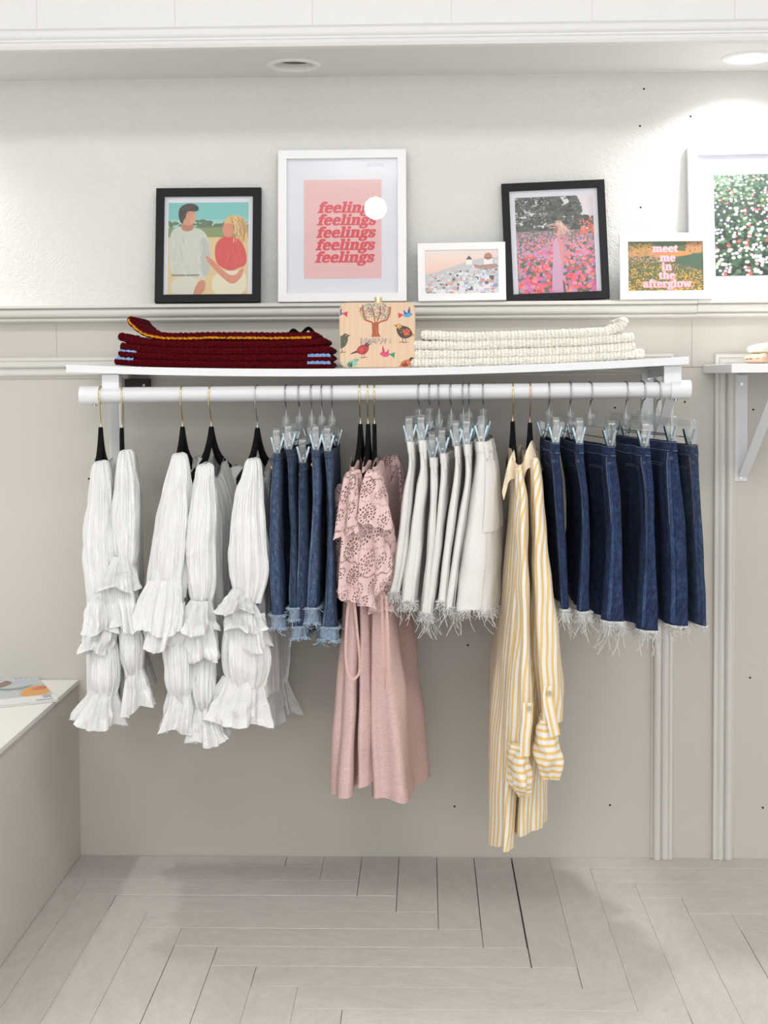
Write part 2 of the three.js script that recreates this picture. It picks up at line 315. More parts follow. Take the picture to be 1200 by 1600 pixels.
{
  const t = thing('black_mounting_block', 'small black block on the wall under the left end of the shelf', 'block');
  const [x0, y0] = [[-0.7059, 1.1294]][0], [x1, y1] = [[-0.6478, 1.1502]][0];
  add(t, 'block', rbx(x0, x1, y0, y1, 0.001, 0.03, 0.002), std({ color: rgb(0.022, 0.016, 0.016), roughness: 0.5 }));
  const s = add(t, 'screw', new THREE.CylinderGeometry(0.003, 0.003, 0.002, 10), M.steel); s.rotation.x = Math.PI / 2; s.position.set(x1 - 0.012, y0 + 0.006, 0.0305);
}
// neighbouring shelf at the right edge
{
  const t = thing('side_shelf', 'white shelf cut off by the right edge of the picture', 'shelf');
  const x0 = 0.6533;
  add(t, 'board', rbx(x0, 1.75, 1.1555, 1.1745, 0.006, 0.30, 0.0012), M.laminate);
  const b = thing('side_shelf_bracket', 'grey-white metal bracket holding up the shelf at the right edge', 'bracket');
  const xw = 0.7444, yb = 0.9009;
  add(b, 'wall_plate', rbx(xw - 0.0145, xw + 0.0145, yb, 1.1545, -0.0002, 0.004, 0.0015), M.whiteMetal);
  add(b, 'brace', plateBar([xw + 0.004, yb + 0.014, 0.008], [xw + 0.03, 1.145, 0.24], 0.024, 0.005), M.whiteMetal);
  add(b, 'top_arm', plateBar([xw, 1.1525, 0.006], [xw + 0.03, 1.1525, 0.26], 0.022, 0.004), M.whiteMetal);
  const sg = new THREE.CylinderGeometry(0.0042, 0.0042, 0.004, 12);
  for (const y of [yb + 0.008, 1.1299]) { const s = add(b, 'screw', sg, M.steel); s.rotation.x = Math.PI / 2; s.position.set(xw - 0.001, y, 0.0055); }
}

// ---------- pictures leaning on the ledge ----------
function canvas(w, h, draw) {
  const c = document.createElement('canvas'); c.width = w; c.height = h; const x = c.getContext('2d'); draw(x, w, h);
  const t = new THREE.CanvasTexture(c); t.colorSpace = THREE.SRGBColorSpace; return t;
}
const col = (r, g, b, a = 1) => `rgba(${Math.round(r)},${Math.round(g)},${Math.round(b)},${a})`;
function blob(x, cx, cy, rx, ry, fill, rot = 0) { x.fillStyle = fill; x.beginPath(); x.ellipse(cx, cy, rx, ry, rot, 0, 7); x.fill(); }
function poly(x, pts, fill) { x.fillStyle = fill; x.beginPath(); pts.forEach((p, i) => i ? x.lineTo(p[0], p[1]) : x.moveTo(p[0], p[1])); x.closePath(); x.fill(); }
function curveShape(x, pts, fill) {
  x.fillStyle = fill; x.beginPath(); const n = pts.length;
  for (let i = 0; i < n; i++) { const a = pts[i], b = pts[(i + 1) % n], m = [(a[0] + b[0]) / 2, (a[1] + b[1]) / 2]; if (!i) { const z = pts[n - 1]; x.moveTo((z[0] + a[0]) / 2, (z[1] + a[1]) / 2); } x.quadraticCurveTo(a[0], a[1], m[0], m[1]); }
  x.closePath(); x.fill();
}
const pick = (a) => a[Math.floor(rnd() * a.length)];
const printCouple = canvas(372, 444, (x, w, h) => {     // two people by a lawn, a plain stand-in
  x.fillStyle = col(120, 190, 188); x.fillRect(0, 0, w, 130);
  x.fillStyle = col(150, 200, 195); x.fillRect(0, 80, w, 50);
  for (let i = 0; i < 70; i++) blob(x, rr(0, w), rr(88, 122), rr(5, 18), rr(4, 12), col(rr(60, 110), rr(95, 130), rr(70, 95)));
  x.fillStyle = col(122, 142, 88); x.fillRect(0, 118, w, 60);
  x.fillStyle = col(214, 190, 140); x.fillRect(0, 165, w, h);
  for (let i = 0; i < 120; i++) blob(x, rr(0, w), rr(180, h), rr(4, 30), rr(2, 5), col(rr(200, 225), rr(176, 200), rr(125, 150), 0.5));
  curveShape(x, [[8, 130], [60, 108], [110, 116], [165, 130], [196, 190], [200, 330], [165, 370], [150, 350], [60, 352], [15, 340], [2, 250]], col(196, 200, 190));
  curveShape(x, [[150, 150], [192, 190], [198, 330], [170, 360], [150, 300]], col(178, 184, 176));
  x.fillStyle = col(120, 122, 118); x.fillRect(16, 340, 132, 8);
  curveShape(x, [[20, 350], [148, 350], [160, 444], [12, 444]], col(206, 205, 190));
  curveShape(x, [[140, 370], [178, 366], [172, 430], [120, 444], [118, 430]], col(196, 128, 100));
  for (let i = 0; i < 26; i++) { x.strokeStyle = pick([col(172, 178, 170, 0.6), col(214, 218, 208, 0.7)]); x.lineWidth = rr(2, 5); x.beginPath(); const px = rr(20, 180), py = rr(150, 320); x.moveTo(px, py); x.quadraticCurveTo(px + rr(-10, 16), py + 20, px + rr(-14, 22), py + rr(30, 60)); x.stroke(); }
  curveShape(x, [[56, 126], [66, 84], [110, 88], [122, 124], [90, 140]], col(178, 116, 90));
  blob(x, 92, 66, 33, 44, col(204, 142, 112), 0.1); curveShape(x, [[112, 50], [132, 68], [124, 84], [114, 104], [98, 108], [104, 70]], col(212, 152, 122));
  curveShape(x, [[56, 96], [44, 60], [52, 18], [92, 2], [132, 10], [144, 34], [124, 44], [96, 38], [82, 50], [80, 74], [70, 80], [68, 100]], col(40, 30, 28));
  for (let i = 0; i < 16; i++) { x.strokeStyle = col(78, 60, 52, 0.7); x.lineWidth = 2; x.beginPath(); x.moveTo(rr(56, 90), rr(16, 46)); x.lineTo(rr(90, 136), rr(8, 34)); x.stroke(); }
  curveShape(x, [[222, 190], [262, 156], [318, 160], [362, 220], [368, 300], [320, 312], [300, 330], [228, 300], [216, 240]], col(206, 58, 60));
  curveShape(x, [[210, 330], [320, 320], [366, 330], [366, 444], [200, 444]], col(222, 214, 190));
  curveShape(x, [[168, 250], [200, 262], [300, 366], [350, 300], [352, 340], [316, 386], [280, 384], [190, 290]], col(206, 130, 104));
  curveShape(x, [[250, 150], [254, 100], [282, 84], [312, 104], [312, 150], [280, 172]], col(210, 134, 108));
  curveShape(x, [[262, 78], [300, 56], [350, 72], [370, 110], [372, 190], [340, 196], [318, 150], [310, 108], [280, 96], [258, 104]], col(214, 178, 118));
  for (let i = 0; i < 40; i++) { x.strokeStyle = pick([col(186, 146, 90), col(232, 204, 150), col(164, 120, 76)]); x.lineWidth = rr(2, 4); x.beginPath(); const px = rr(290, 350), py = rr(70, 100); x.moveTo(px, py); x.quadraticCurveTo(px + 22, py + 30, px + rr(4, 20), py + rr(60, 100)); x.stroke(); }
  for (let i = 0; i < 18; i++) { x.strokeStyle = pick([col(184, 44, 50, 0.7), col(222, 84, 82, 0.7)]); x.lineWidth = rr(2, 5); x.beginPath(); const px = rr(236, 340), py = rr(190, 270); x.moveTo(px, py); x.quadraticCurveTo(px + rr(-8, 12), py + 18, px + rr(-12, 16), py + rr(24, 44)); x.stroke(); }
});
const heavy = (x, s, px, py, size, fill, fat, italic = true) => {
  x.font = `${italic ? 'italic ' : ''}bold ${size}px serif`; x.textAlign = 'center'; x.textBaseline = 'alphabetic'; x.lineJoin = 'round';
  x.fillStyle = fill; const k = fat / 2; for (let i = 0; i < 12; i++) x.fillText(s, px + k * Math.cos(i * 0.5236), py + k * 0.7 * Math.sin(i * 0.5236)); x.fillText(s, px, py);
};
const printFeelings = canvas(484, 612, (x, w, h) => {
  x.fillStyle = col(226, 182, 184); x.fillRect(0, 0, w, h);
  for (let i = 0; i < 300; i++) { x.fillStyle = col(255, 230, 228, 0.05); x.fillRect(0, rr(0, h), w, rr(1, 3)); }
  for (let i = 0; i < 5; i++) {
    x.save(); x.translate(w * 0.555 - i * 4.5, 204 + i * 77); x.scale(1, 0.94); heavy(x, 'feelings', 0, 0, 92, col(212, 70, 84), 7); x.restore();
  }
});
const printVillage = canvas(446, 296, (x, w, h) => {
  for (let i = 0; i < 160; i++) { const t = i / 160; x.fillStyle = col(lerp(233, 240, t), lerp(224, 196, t), lerp(218, 182, t)); x.fillRect(0, i, w, 1.5); }
  poly(x, [[0, 150], [60, 140], [150, 112], [260, 78], [330, 60], [446, 50], [446, 296], [0, 296]], col(196, 196, 200));
  for (let i = 0; i < 420; i++) {
    const px = rr(-10, w), top = 150 - px * 0.22, py = top + rnd() ** 0.8 * (h - top) + 2, s = 7 + (py - top) * 0.10, c = rnd();
    const fill = c < 0.5 ? col(rr(222, 240), rr(222, 238), rr(226, 240)) : c < 0.68 ? col(rr(176, 200), rr(186, 205), rr(205, 222)) : c < 0.82 ? col(rr(200, 218), rr(150, 172), rr(138, 158)) : c < 0.93 ? col(rr(70, 96), rr(76, 96), rr(84, 100)) : col(rr(120, 150), rr(150, 170), rr(190, 205));
    x.fillStyle = fill; x.fillRect(px, py, s * rr(0.8, 2.2), s * rr(0.5, 1.2));
    if (c < 0.4) { x.fillStyle = col(72, 70, 82); for (let k = 0; k < 2; k++) x.fillRect(px + s * (0.25 + 0.5 * k), py + s * 0.25, 2.2, 4); }
    if (c > 0.4 && c < 0.5) { x.fillStyle = fill; x.beginPath(); x.arc(px + s * 0.6, py, s * 0.6, Math.PI, 0); x.fill(); }
  }
  x.fillStyle = col(236, 234, 236); x.fillRect(252, 62, 36, 34); poly(x, [[250, 64], [270, 40], [290, 64]], col(66, 62, 70));
  x.fillStyle = col(236, 234, 236); x.fillRect(360, 56, 52, 40); blob(x, 386, 46, 24, 22, col(186, 128, 120)); x.fillStyle = col(120, 80, 78); x.fillRect(360, 52, 52, 6);
  curveShape(x, [[296, 92], [330, 100], [420, 92], [446, 96], [446, 120], [340, 126], [300, 112]], col(176, 138, 132));
});
function flowerDots(x, n, x0, x1, y0, y1, s0, s1, cols) { for (let i = 0; i < n; i++) { const t = rnd(), py = lerp(y0, y1, t), s = lerp(s0, s1, t) * rr(0.6, 1.25); blob(x, rr(x0, x1), py, s, s * 0.8, pick(cols)); } }
const printField = canvas(390, 458, (x, w, h) => {
  x.fillStyle = col(214, 206, 212); x.fillRect(0, 0, w, h);
  for (let i = 0; i < 520; i++) { const px = rr(0, w * 0.83), lim = px < 300 ? 0 : (px - 300) * 1.2; blob(x, px, rr(lim, 165), rr(6, 20), rr(4, 12), col(...pick([[52, 58, 58], [66, 74, 70], [40, 46, 48], [88, 96, 92], [74, 82, 74]]), 0.85)); }
  for (let i = 0; i < 60; i++) blob(x, rr(300, w), rr(95, 150), rr(5, 14), rr(4, 10), col(...pick([[60, 68, 64], [84, 92, 84]]), 0.9));
  for (let i = 0; i < 70; i++) blob(x, rr(0, w * 0.4), rr(0, 130), rr(2, 5), rr(2, 4), col(206, 200, 206, 0.7));
  x.fillStyle = col(120, 118, 116); x.fillRect(0, 158, w, h);
  flowerDots(x, 900, 0, w, 160, h, 5, 12, [col(96, 108, 98), col(120, 126, 116), col(84, 92, 92), col(150, 142, 150)]);
  flowerDots(x, 560, 0, w, 165, 280, 3, 8, [col(226, 110, 118), col(214, 128, 190), col(190, 150, 196), col(222, 140, 150), col(236, 120, 108), col(178, 160, 190)]);
  flowerDots(x, 300, 0, w, 260, h, 7, 14, [col(238, 104, 112), col(226, 84, 108), col(240, 130, 124), col(216, 112, 178), col(236, 150, 160), col(200, 150, 190)]);
  flowerDots(x, 50, 320, w, 110, 180, 4, 8, [col(226, 96, 84), col(232, 120, 96)]);
  curveShape(x, [[184, 205], [205, 186], [222, 205], [226, 262], [222, 340], [236, 440], [240, 458], [164, 458], [176, 330], [180, 258]], col(204, 160, 192));
  curveShape(x, [[200, 170], [220, 186], [232, 240], [236, 330], [226, 344], [220, 300], [214, 240]], col(216, 140, 138));
  curveShape(x, [[186, 176], [188, 140], [204, 120], [226, 130], [234, 168], [214, 190]], col(206, 160, 146)); blob(x, 198, 152, 11, 20, col(140, 104, 100));
  for (let i = 0; i < 46; i++) { x.strokeStyle = pick([col(230, 190, 180, 0.8), col(196, 150, 138, 0.8), col(236, 208, 200, 0.7)]); x.lineWidth = rr(1.5, 4); x.beginPath(); x.moveTo(rr(196, 226), rr(112, 140)); x.quadraticCurveTo(rr(225, 252), rr(118, 150), rr(214, 276), rr(140, 186)); x.stroke(); }
  for (let i = 0; i < 10; i++) { x.strokeStyle = col(226, 186, 178, 0.7); x.lineWidth = 2; x.beginPath(); x.moveTo(rr(186, 204), rr(124, 150)); x.lineTo(rr(140, 178), rr(130, 152)); x.stroke(); }
  curveShape(x, [[222, 380], [232, 400], [240, 458], [226, 458]], col(110, 84, 100));
});
const printAfterglow = canvas(468, 312, (x, w, h) => {
  x.fillStyle = col(78, 94, 58); x.fillRect(0, 0, w, h);
  curveShape(x, [[0, 60], [150, 40], [420, 70], [380, 86], [300, 96], [200, 110], [60, 70]], col(214, 132, 64));
  curveShape(x, [[280, 120], [350, 92], [468, 66], [468, 190], [360, 160], [280, 150]], col(56, 88, 64));
  curveShape(x, [[150, 0], [340, 0], [330, 40], [200, 34]], col(60, 92, 60));
  flowerDots(x, 140, 360, w, 0, 70, 4, 9, [col(190, 120, 76), col(160, 130, 84), col(206, 138, 90)]);
  flowerDots(x, 240, 0, w * 0.35, 10, 90, 3, 8, [col(186, 140, 70), col(160, 130, 70), col(214, 146, 72)]);
  flowerDots(x, 130, 20, 240, 60, 130, 3, 7, [col(150, 120, 140), col(170, 130, 130), col(190, 140, 90)]);
  for (let i = 0; i < 1300; i++) { const t = rnd(), px = rr(0, w), top = 90 + Math.max(0, (px - 150)) * 0.30, py = lerp(Math.min(top, 210), h, t), s = lerp(2.5, 6, t) * rr(0.6, 1.3); blob(x, px, py, s, s * 0.8, pick([col(214, 160, 40), col(196, 150, 44), col(228, 178, 52), col(98, 104, 48), col(70, 84, 44), col(220, 138, 52), px > 260 ? col(176, 120, 110) : col(120, 116, 50)])); }
  const words = [['meet', 232, 66], ['me', 246, 124], ['in', 240, 180], ['the', 240, 234], ['afterglow', 240, 286]];
  for (const [s, px, py] of words) { heavy(x, s, px + 2, py + 2.5, 62, col(226, 90, 130), 5, false); heavy(x, s, px, py, 62, col(248, 186, 200), 4.5, false); }
});
const printDaisies = canvas(492, 616, (x, w, h) => {
  x.fillStyle = col(44, 62, 54); x.fillRect(0, 0, w, h);
  flowerDots(x, 1600, 0, w, 0, h, 8, 14, [col(52, 84, 62), col(38, 56, 50), col(70, 104, 76), col(34, 42, 42), col(96, 124, 92)]);
  for (let i = 0; i < 60; i++) blob(x, rr(0, w * 0.5), rr(0, 150), rr(8, 18), rr(6, 14), col(120, 150, 112, 0.5));
  for (let i = 0; i < 420; i++) {
    const py = rnd() ** 1.15 * h, s = lerp(6, 13, py / h) * rr(0.7, 1.2), px = rr(0, w), c = rnd();
    const f = c < 0.72 ? col(rr(226, 246), rr(224, 242), rr(222, 240)) : c < 0.84 ? col(196, 190, 226) : c < 0.92 ? col(226, 92, 92) : c < 0.96 ? col(236, 170, 176) : col(230, 200, 96);
    for (let k = 0; k < 6; k++) { const a = k * 1.05 + i; blob(x, px + Math.cos(a) * s * 0.55, py + Math.sin(a) * s * 0.42, s * 0.5, s * 0.38, f); }
    if (c < 0.84 && s > 8) blob(x, px, py, s * 0.28, s * 0.24, col(214, 186, 110));
  }
});
const frameGlass = phy({ color: 0xffffff, transmission: 1, roughness: 0.0, thickness: 0, ior: 1.5 });
const blackFrame = phy({ color: rgb(0.010, 0.010, 0.012), roughness: 0.6, specularIntensity: 0.5 }), whiteFrame = std({ color: rgb(0.85, 0.855, 0.88), roughness: 0.4 });
const matBoard = std({ color: rgb(0.74, 0.755, 0.83), roughness: 0.8 });
const S = 1 / 669;
function picture(label, xc, w, h, rail, pr, tex, fm, { zb = 0.038, lean, rz = 0, matM = matBoard, depth = 0.018 } = {}) {   // sizes in metres; pr: insets of the print, left right bottom top
  const t = thing('picture_frame', label, 'picture', 'framed pictures on the ledge');
  t.position.set(xc, LEDGE_Y + 0.0004, zb); t.rotation.order = 'ZXY';
  t.rotation.set(-(lean ?? Math.asin((zb - 0.0015) / h)), 0, rz);
  const s = new THREE.Shape([[-w / 2, 0], [w / 2, 0], [w / 2, h], [-w / 2, h]].map(p => new THREE.Vector2(...p)));
  const o = new THREE.Path([[-w / 2 + rail, rail], [-w / 2 + rail, h - rail], [w / 2 - rail, h - rail], [w / 2 - rail, rail]].map(p => new THREE.Vector2(...p))); s.holes.push(o);
  const g = new THREE.ExtrudeGeometry(s, { depth: depth - 0.002, bevelEnabled: true, bevelSize: 0.0008, bevelThickness: 0.001, bevelSegments: 2, bevelOffset: -0.0008 }); g.translate(0, 0, 0.001);
  add(t, 'frame', g, fm);
  add(t, 'backing', bx(-w / 2 + rail * 0.5, w / 2 - rail * 0.5, rail * 0.5, h - rail * 0.5, 0.002, 0.0055), M.dark);
  add(t, 'mat', bx(-w / 2 + rail * 0.6, w / 2 - rail * 0.6, rail * 0.6, h - rail * 0.6, 0.0056, 0.0071), matM);
  const [l, r, b, tp] = pr, pg = new THREE.BoxGeometry(w - l - r, h - b - tp, 0.0006); pg.translate((l - r) / 2, (b + h - tp) / 2, 0.0075);
  add(t, 'print', pg, std({ map: tex, roughness: 0.6 }));
  add(t, 'glass_pane', bx(-w / 2 + rail * 0.7, w / 2 - rail * 0.7, rail * 0.7, h - rail * 0.7, 0.0110, 0.0125), frameGlass);
  return t;
}
picture('black framed print of two people, one in a red top, leaning at the left', -0.5038, 165 * S, 182 * S, 12.5 * S, [19 * S, 20 * S, 10.5 * S, 22 * S], printCouple, blackFrame, { rz: -0.002 });
picture('tall white framed pink print that repeats the word feelings', -0.1888, 200 * S, 238 * S, 13.5 * S, [40 * S, 39 * S, 37 * S, 46 * S], printFeelings, whiteFrame, { lean: 0.083 });
picture('black framed print of a person standing in a field of pink flowers', 0.3113, 160 * S, 186 * S, 11.5 * S, [20 * S, 19 * S, 9 * S, 22 * S], printField, blackFrame, { zb: 0.030, rz: 0.034 });
picture('small white framed print of white hillside houses in front of a black frame', 0.089, 136 * S, 91 * S, 11.5 * S, [11.5 * S, 11.5 * S, 5 * S, 10 * S], printVillage, whiteFrame, { zb: 0.049, lean: 0.125, rz: 0.010, depth: 0.012 });
picture('large white framed print of daisies, cut off by the right edge', 0.7682, 202 * S, 240 * S, 14.5 * S, [40 * S, 39 * S, 37 * S, 45 * S], printDaisies, whiteFrame, { zb: 0.030, rz: 0.010 });
picture('small white framed print reading meet me in the afterglow', 0.5581, 141 * S, 103 * S, 13 * S, [13 * S, 12 * S, 12.5 * S, 12.5 * S], printAfterglow, whiteFrame, { zb: 0.049, lean: 0.125, rz: 0.0, depth: 0.012 });

// ---------- wooden clutch box ----------
{
  const x0 = -0.1832, x1 = -0.0184, xc = (x0 + x1) / 2, y0 = shelfTop(xc) + 0.0006, w = x1 - x0, h = 1.3129 - y0;
  const t = thing('clutch_bag', 'pale wooden box clutch printed with a tree and bright birds, between the knit stacks', 'clutch');
  t.position.set(xc, y0, 0.225);
  const rs = (w, h, r) => { const s = new THREE.Shape(); s.moveTo(-w / 2 + r, 0); s.lineTo(w / 2 - r, 0); s.absarc(w / 2 - r, r, r, -Math.PI / 2, 0); s.lineTo(w / 2, h - r); s.absarc(w / 2 - r, h - r, r, 0, Math.PI / 2); s.lineTo(-w / 2 + r, h); s.absarc(-w / 2 + r, h - r, r, Math.PI / 2, Math.PI); s.lineTo(-w / 2, r); s.absarc(-w / 2 + r, r, r, Math.PI, 1.5 * Math.PI); return s; };
  const wood = std({ color: rgb(0.72, 0.52, 0.36), roughness: 0.45 });
  for (const [z0, d] of [[0, 0.0215], [0.0225, 0.0215]]) { const g = new THREE.ExtrudeGeometry(rs(w, h, 0.019), { depth: d - 0.006, bevelEnabled: true, bevelSize: 0.003, bevelThickness: 0.003, bevelOffset: -0.003, bevelSegments: 3, curveSegments: 10 }); g.translate(0, 0, z0 + 0.003); add(t, 'wooden_shell', g, wood); }
  const art = canvas(1024, 904, (x, W, H) => {
    x.fillStyle = col(222, 192, 162); x.fillRect(0, 0, W, H);
    for (let i = 0; i < 700; i++) { const px = rr(0, W); x.fillStyle = pick([col(206, 172, 138, 0.18), col(236, 210, 182, 0.2), col(196, 160, 124, 0.12)]); x.fillRect(px, 0, rr(1, 5), H); }
    const line = (pts, lw, c) => { x.strokeStyle = c; x.lineWidth = lw; x.lineCap = 'round'; x.lineJoin = 'round'; x.beginPath(); pts.forEach((p, i) => i ? x.lineTo(...p) : x.moveTo(...p)); x.stroke(); };
    for (let i = 0; i < 520; i++) { const a = rnd() * 6.3, r = Math.sqrt(rnd()), px = 480 + Math.cos(a) * r * 208, py = 150 + Math.sin(a) * r * 148; if (py < 6 || (py > 250 && px > 360 && px < 600)) continue; blob(x, px, py, rr(4, 13), rr(4, 11), pick([col(140, 150, 110), col(176, 186, 120), col(150, 140, 150), col(110, 120, 150), col(196, 196, 170), col(200, 90, 70), col(90, 100, 110), col(170, 170, 160)])); }
    poly(x, [[440, 300], [530, 290], [532, 440], [560, 490], [430, 492], [448, 440]], col(172, 82, 40));
    line([[470, 330], [440, 290], [360, 262], [330, 180], [320, 90]], 22, col(172, 82, 40)); line([[510, 320], [560, 282], [640, 262], [680, 180], [690, 90]], 22, col(172, 82, 40));
    line([[490, 320], [470, 200], [455, 110]], 15, col(160, 72, 40)); line([[505, 300], [555, 180], [560, 80]], 13, col(160, 72, 40));
    line([[452, 330], [456, 470]], 5, col(120, 50, 34)); line([[500, 350], [508, 476]], 6, col(196, 110, 60));
    for (let i = 0; i < 130; i++) { const px = rr(282, 700), py = 490 + Math.abs(px - 490) * 0.05 + rr(0, 75); line([[px, py], [px + rr(-14, 14), py + rr(6, 28)], [px + rr(-8, 8), py + rr(10, 44)]], rr(2, 4), pick([col(110, 92, 110), col(140, 120, 130), col(96, 60, 60), col(160, 150, 160)])); }
    const bird = (cx, cy, s, f, body, wing, tail) => { x.save(); x.translate(cx, cy); x.scale(f * s, s);
      poly(x, [[-58, -6], [-150, -38], [-140, 58]], tail); blob(x, 0, 0, 66, 38, body); blob(x, 56, -14, 26, 24, body);
      poly(x, [[-58, -92], [-50, -20], [16, -4]], wing); poly(x, [[40, -150], [4, -44], [34, -22], [52, -60]], wing); poly(x, [[80, -14], [96, -6], [78, -2]], col(200, 60, 60)); blob(x, 62, -20, 5, 5, col(20, 20, 30)); x.restore(); };
    bird(916, 196, 0.82, 1, col(66, 160, 206), col(48, 70, 150), col(206, 50, 50)); bird(620, 735, 0.86, -1, col(216, 62, 120), col(190, 48, 96), col(36, 140, 84)); bird(-10, 170, 0.86, -1, col(40, 96, 170), col(34, 70, 140), col(206, 50, 50));
    const hen = (cx, cy, s, f, a, b, c) => { x.save(); x.translate(cx, cy); x.scale(f * s, s);
      poly(x, [[-70, 10], [-170, 62], [-168, 74], [-60, 50]], c); curveShape(x, [[-90, 30], [-40, -60], [40, -78], [96, -100], [120, -60], [112, 10], [60, 80], [-30, 80]], a);
      curveShape(x, [[-60, 10], [-20, -40], [30, -30], [40, 30], [-10, 60]], b); blob(x, 86, -74, 34, 32, c); poly(x, [[112, -84], [150, -92], [116, -62]], col(40, 34, 34)); blob(x, 96, -80, 6, 6, col(230, 200, 120));
      for (let i = 0; i < 26; i++) blob(x, rr(-60, 80), rr(-50, 60), rr(4, 9), rr(4, 8), pick([a, b, c, col(30, 26, 30), col(230, 190, 90)]));
      line([[10, 80], [0, 130]], 7, col(40, 36, 40)); line([[40, 76], [46, 124]], 7, col(40, 36, 40)); line([[-30, 128], [40, 134]], 6, col(40, 36, 40)); line([[20, 124], [90, 126]], 6, col(40, 36, 40)); x.restore(); };
    hen(300, 664, 0.86, 1, col(170, 44, 54), col(206, 60, 50), col(80, 40, 60)); hen(900, 428, 1.1, -1, col(60, 44, 44), col(196, 64, 40), col(206, 150, 60)); hen(150, 870, 0.8, 1, col(150, 196, 170), col(48, 70, 66), col(120, 180, 160)); hen(890, 880, 1.0, 1, col(196, 110, 50), col(150, 44, 40), col(60, 40, 50)); hen(-10, 560, 1.1, 1, col(70, 90, 70), col(110, 60, 50), col(90, 70, 60));
  });
  const fg = new THREE.ShapeGeometry(rs(w - 0.005, h - 0.005, 0.017), 10), p = fg.attributes.position, uv = fg.attributes.uv;
  for (let i = 0; i < p.count; i++) uv.setXY(i, p.getX(i) / w + 0.5, p.getY(i) / h);
  fg.translate(0, 0.0025, 0.0442); add(t, 'printed_front', fg, std({ map: art, roughness: 0.4 }));
  const cg = new THREE.CylinderGeometry(0.0085, 0.0085, 0.012, 24); const c = add(t, 'clasp', cg, M.gold); c.position.set(0.002, h + 0.0055, 0.022);
}

// ---------- magazine on the bench ----------
{
  const t = thing('magazine', 'glossy magazine with an orange and grey cover lying on the white bench', 'magazine');
  const A = [-1.0412, 0.4325, -0.0219], B = [-0.9396, 0.4325, -0.0719], C = [-0.8449, 0.4325, 0.2351], D = [-0.9455, 0.4325, 0.2766];
  const u = V3(B[0] - A[0], 0, B[2] - A[2]), v = V3(D[0] - A[0], 0, D[2] - A[2]); 
  const W = 0.21, H = v.length(); u.normalize();
  const yaw = Math.atan2(-u.z, u.x);
  t.position.set((B[0] + C[0]) / 2, 0.4288, (B[2] + C[2]) / 2); t.rotation.y = yaw;
  const cover = canvas(512, 256, (x, w, h) => {
    x.fillStyle = col(186, 194, 198); x.fillRect(0, 0, w, h);
    for (let i = 0; i < 90; i++) blob(x, rr(0, w), rr(0, h * 0.75), rr(20, 60), rr(3, 9), col(rr(150, 196), rr(160, 200), rr(170, 205), 0.5), -0.1);
    curveShape(x, [[150, 110], [300, 70], [330, 50], [360, 76], [320, 100], [250, 120], [150, 140]], col(120, 90, 74));
    for (let i = 0; i < 14; i++) { x.strokeStyle = col(rr(90, 140), rr(96, 140), rr(104, 146)); x.lineWidth = rr(2, 5); x.beginPath(); x.moveTo(180 + i * 14, 100 + i * 4); x.lineTo(300 + i * 12, 150 - i * 3); x.stroke(); }
    curveShape(x, [[320, 200], [400, 130], [512, 118], [512, 196], [420, 206]], col(224, 150, 50)); curveShape(x, [[400, 160], [470, 130], [512, 130], [512, 160]], col(196, 92, 40));
    x.fillStyle = col(226, 228, 228); x.fillRect(0, 208, w, 48);
    x.fillStyle = col(120, 120, 124); for (let i = 0; i < 16; i++) x.fillRect(448 + i * 3, 208, 1 + (i % 3), 22); x.fillRect(400, 240, 92, 6);
    for (let r = 0; r < 3; r++) for (let i = 0; i < 4; i++) x.fillRect(380 + i * 28, 16 + r * 14, 18, 5);
  });
  const g = new RoundedBoxGeometry(W, 0.004, H, 2, 0.001); g.translate(-W / 2, 0.002, 0); add(t, 'pages', g, std({ color: rgb(0.72, 0.72, 0.70), roughness: 0.7 }));
  const cg = new THREE.BoxGeometry(W + 0.001, 0.0006, H + 0.001); cg.translate(-W / 2, 0.0044, 0); add(t, 'cover', cg, std({ map: cover, roughness: 0.25 }));
}

// ---------- folded knits ----------
const knitBump = dataTex(128, 128, (x, y) => { const u = (x / 128 * 8) % 1, v = (y / 128 * 8) % 1, r = Math.floor(y / 16) % 2; const d = Math.abs(u - 0.5) * 2, c = (v + (r ? d : -d) * 0.45 + 2) % 1; return 0.15 + 0.85 * Math.sin(Math.PI * u) ** 0.7 * (0.45 + 0.55 * Math.sin(Math.PI * c)); });
const ribBump = dataTex(128, 128, (x, y) => { const u = (x / 128 * 8) % 1, v = (y / 128 * 12) % 1; return 0.1 + 0.65 * Math.sin(Math.PI * u) ** 0.6 + 0.25 * Math.sin(Math.PI * v) ** 2 * Math.sin(Math.PI * u); });
const yarn = (c, b, ru, rv, s = 0.004) => phy({ color: c, roughness: 1, specularIntensity: 0.15, bumpMap: bump(b, ru, rv), bumpScale: s });
const maroon = yarn(rgb(0.095, 0.0035, 0.007), knitBump, 14, 14), mustard = yarn(rgb(0.76, 0.32, 0.02), knitBump, 14, 14), paleBlue = yarn(rgb(0.30, 0.45, 0.80), knitBump, 14, 14), cream = yarn(rgb(0.93, 0.905, 0.81), ribBump, 16, 16, 0.003);
const spow = (v, e) => Math.sign(v) * Math.abs(v) ** e;
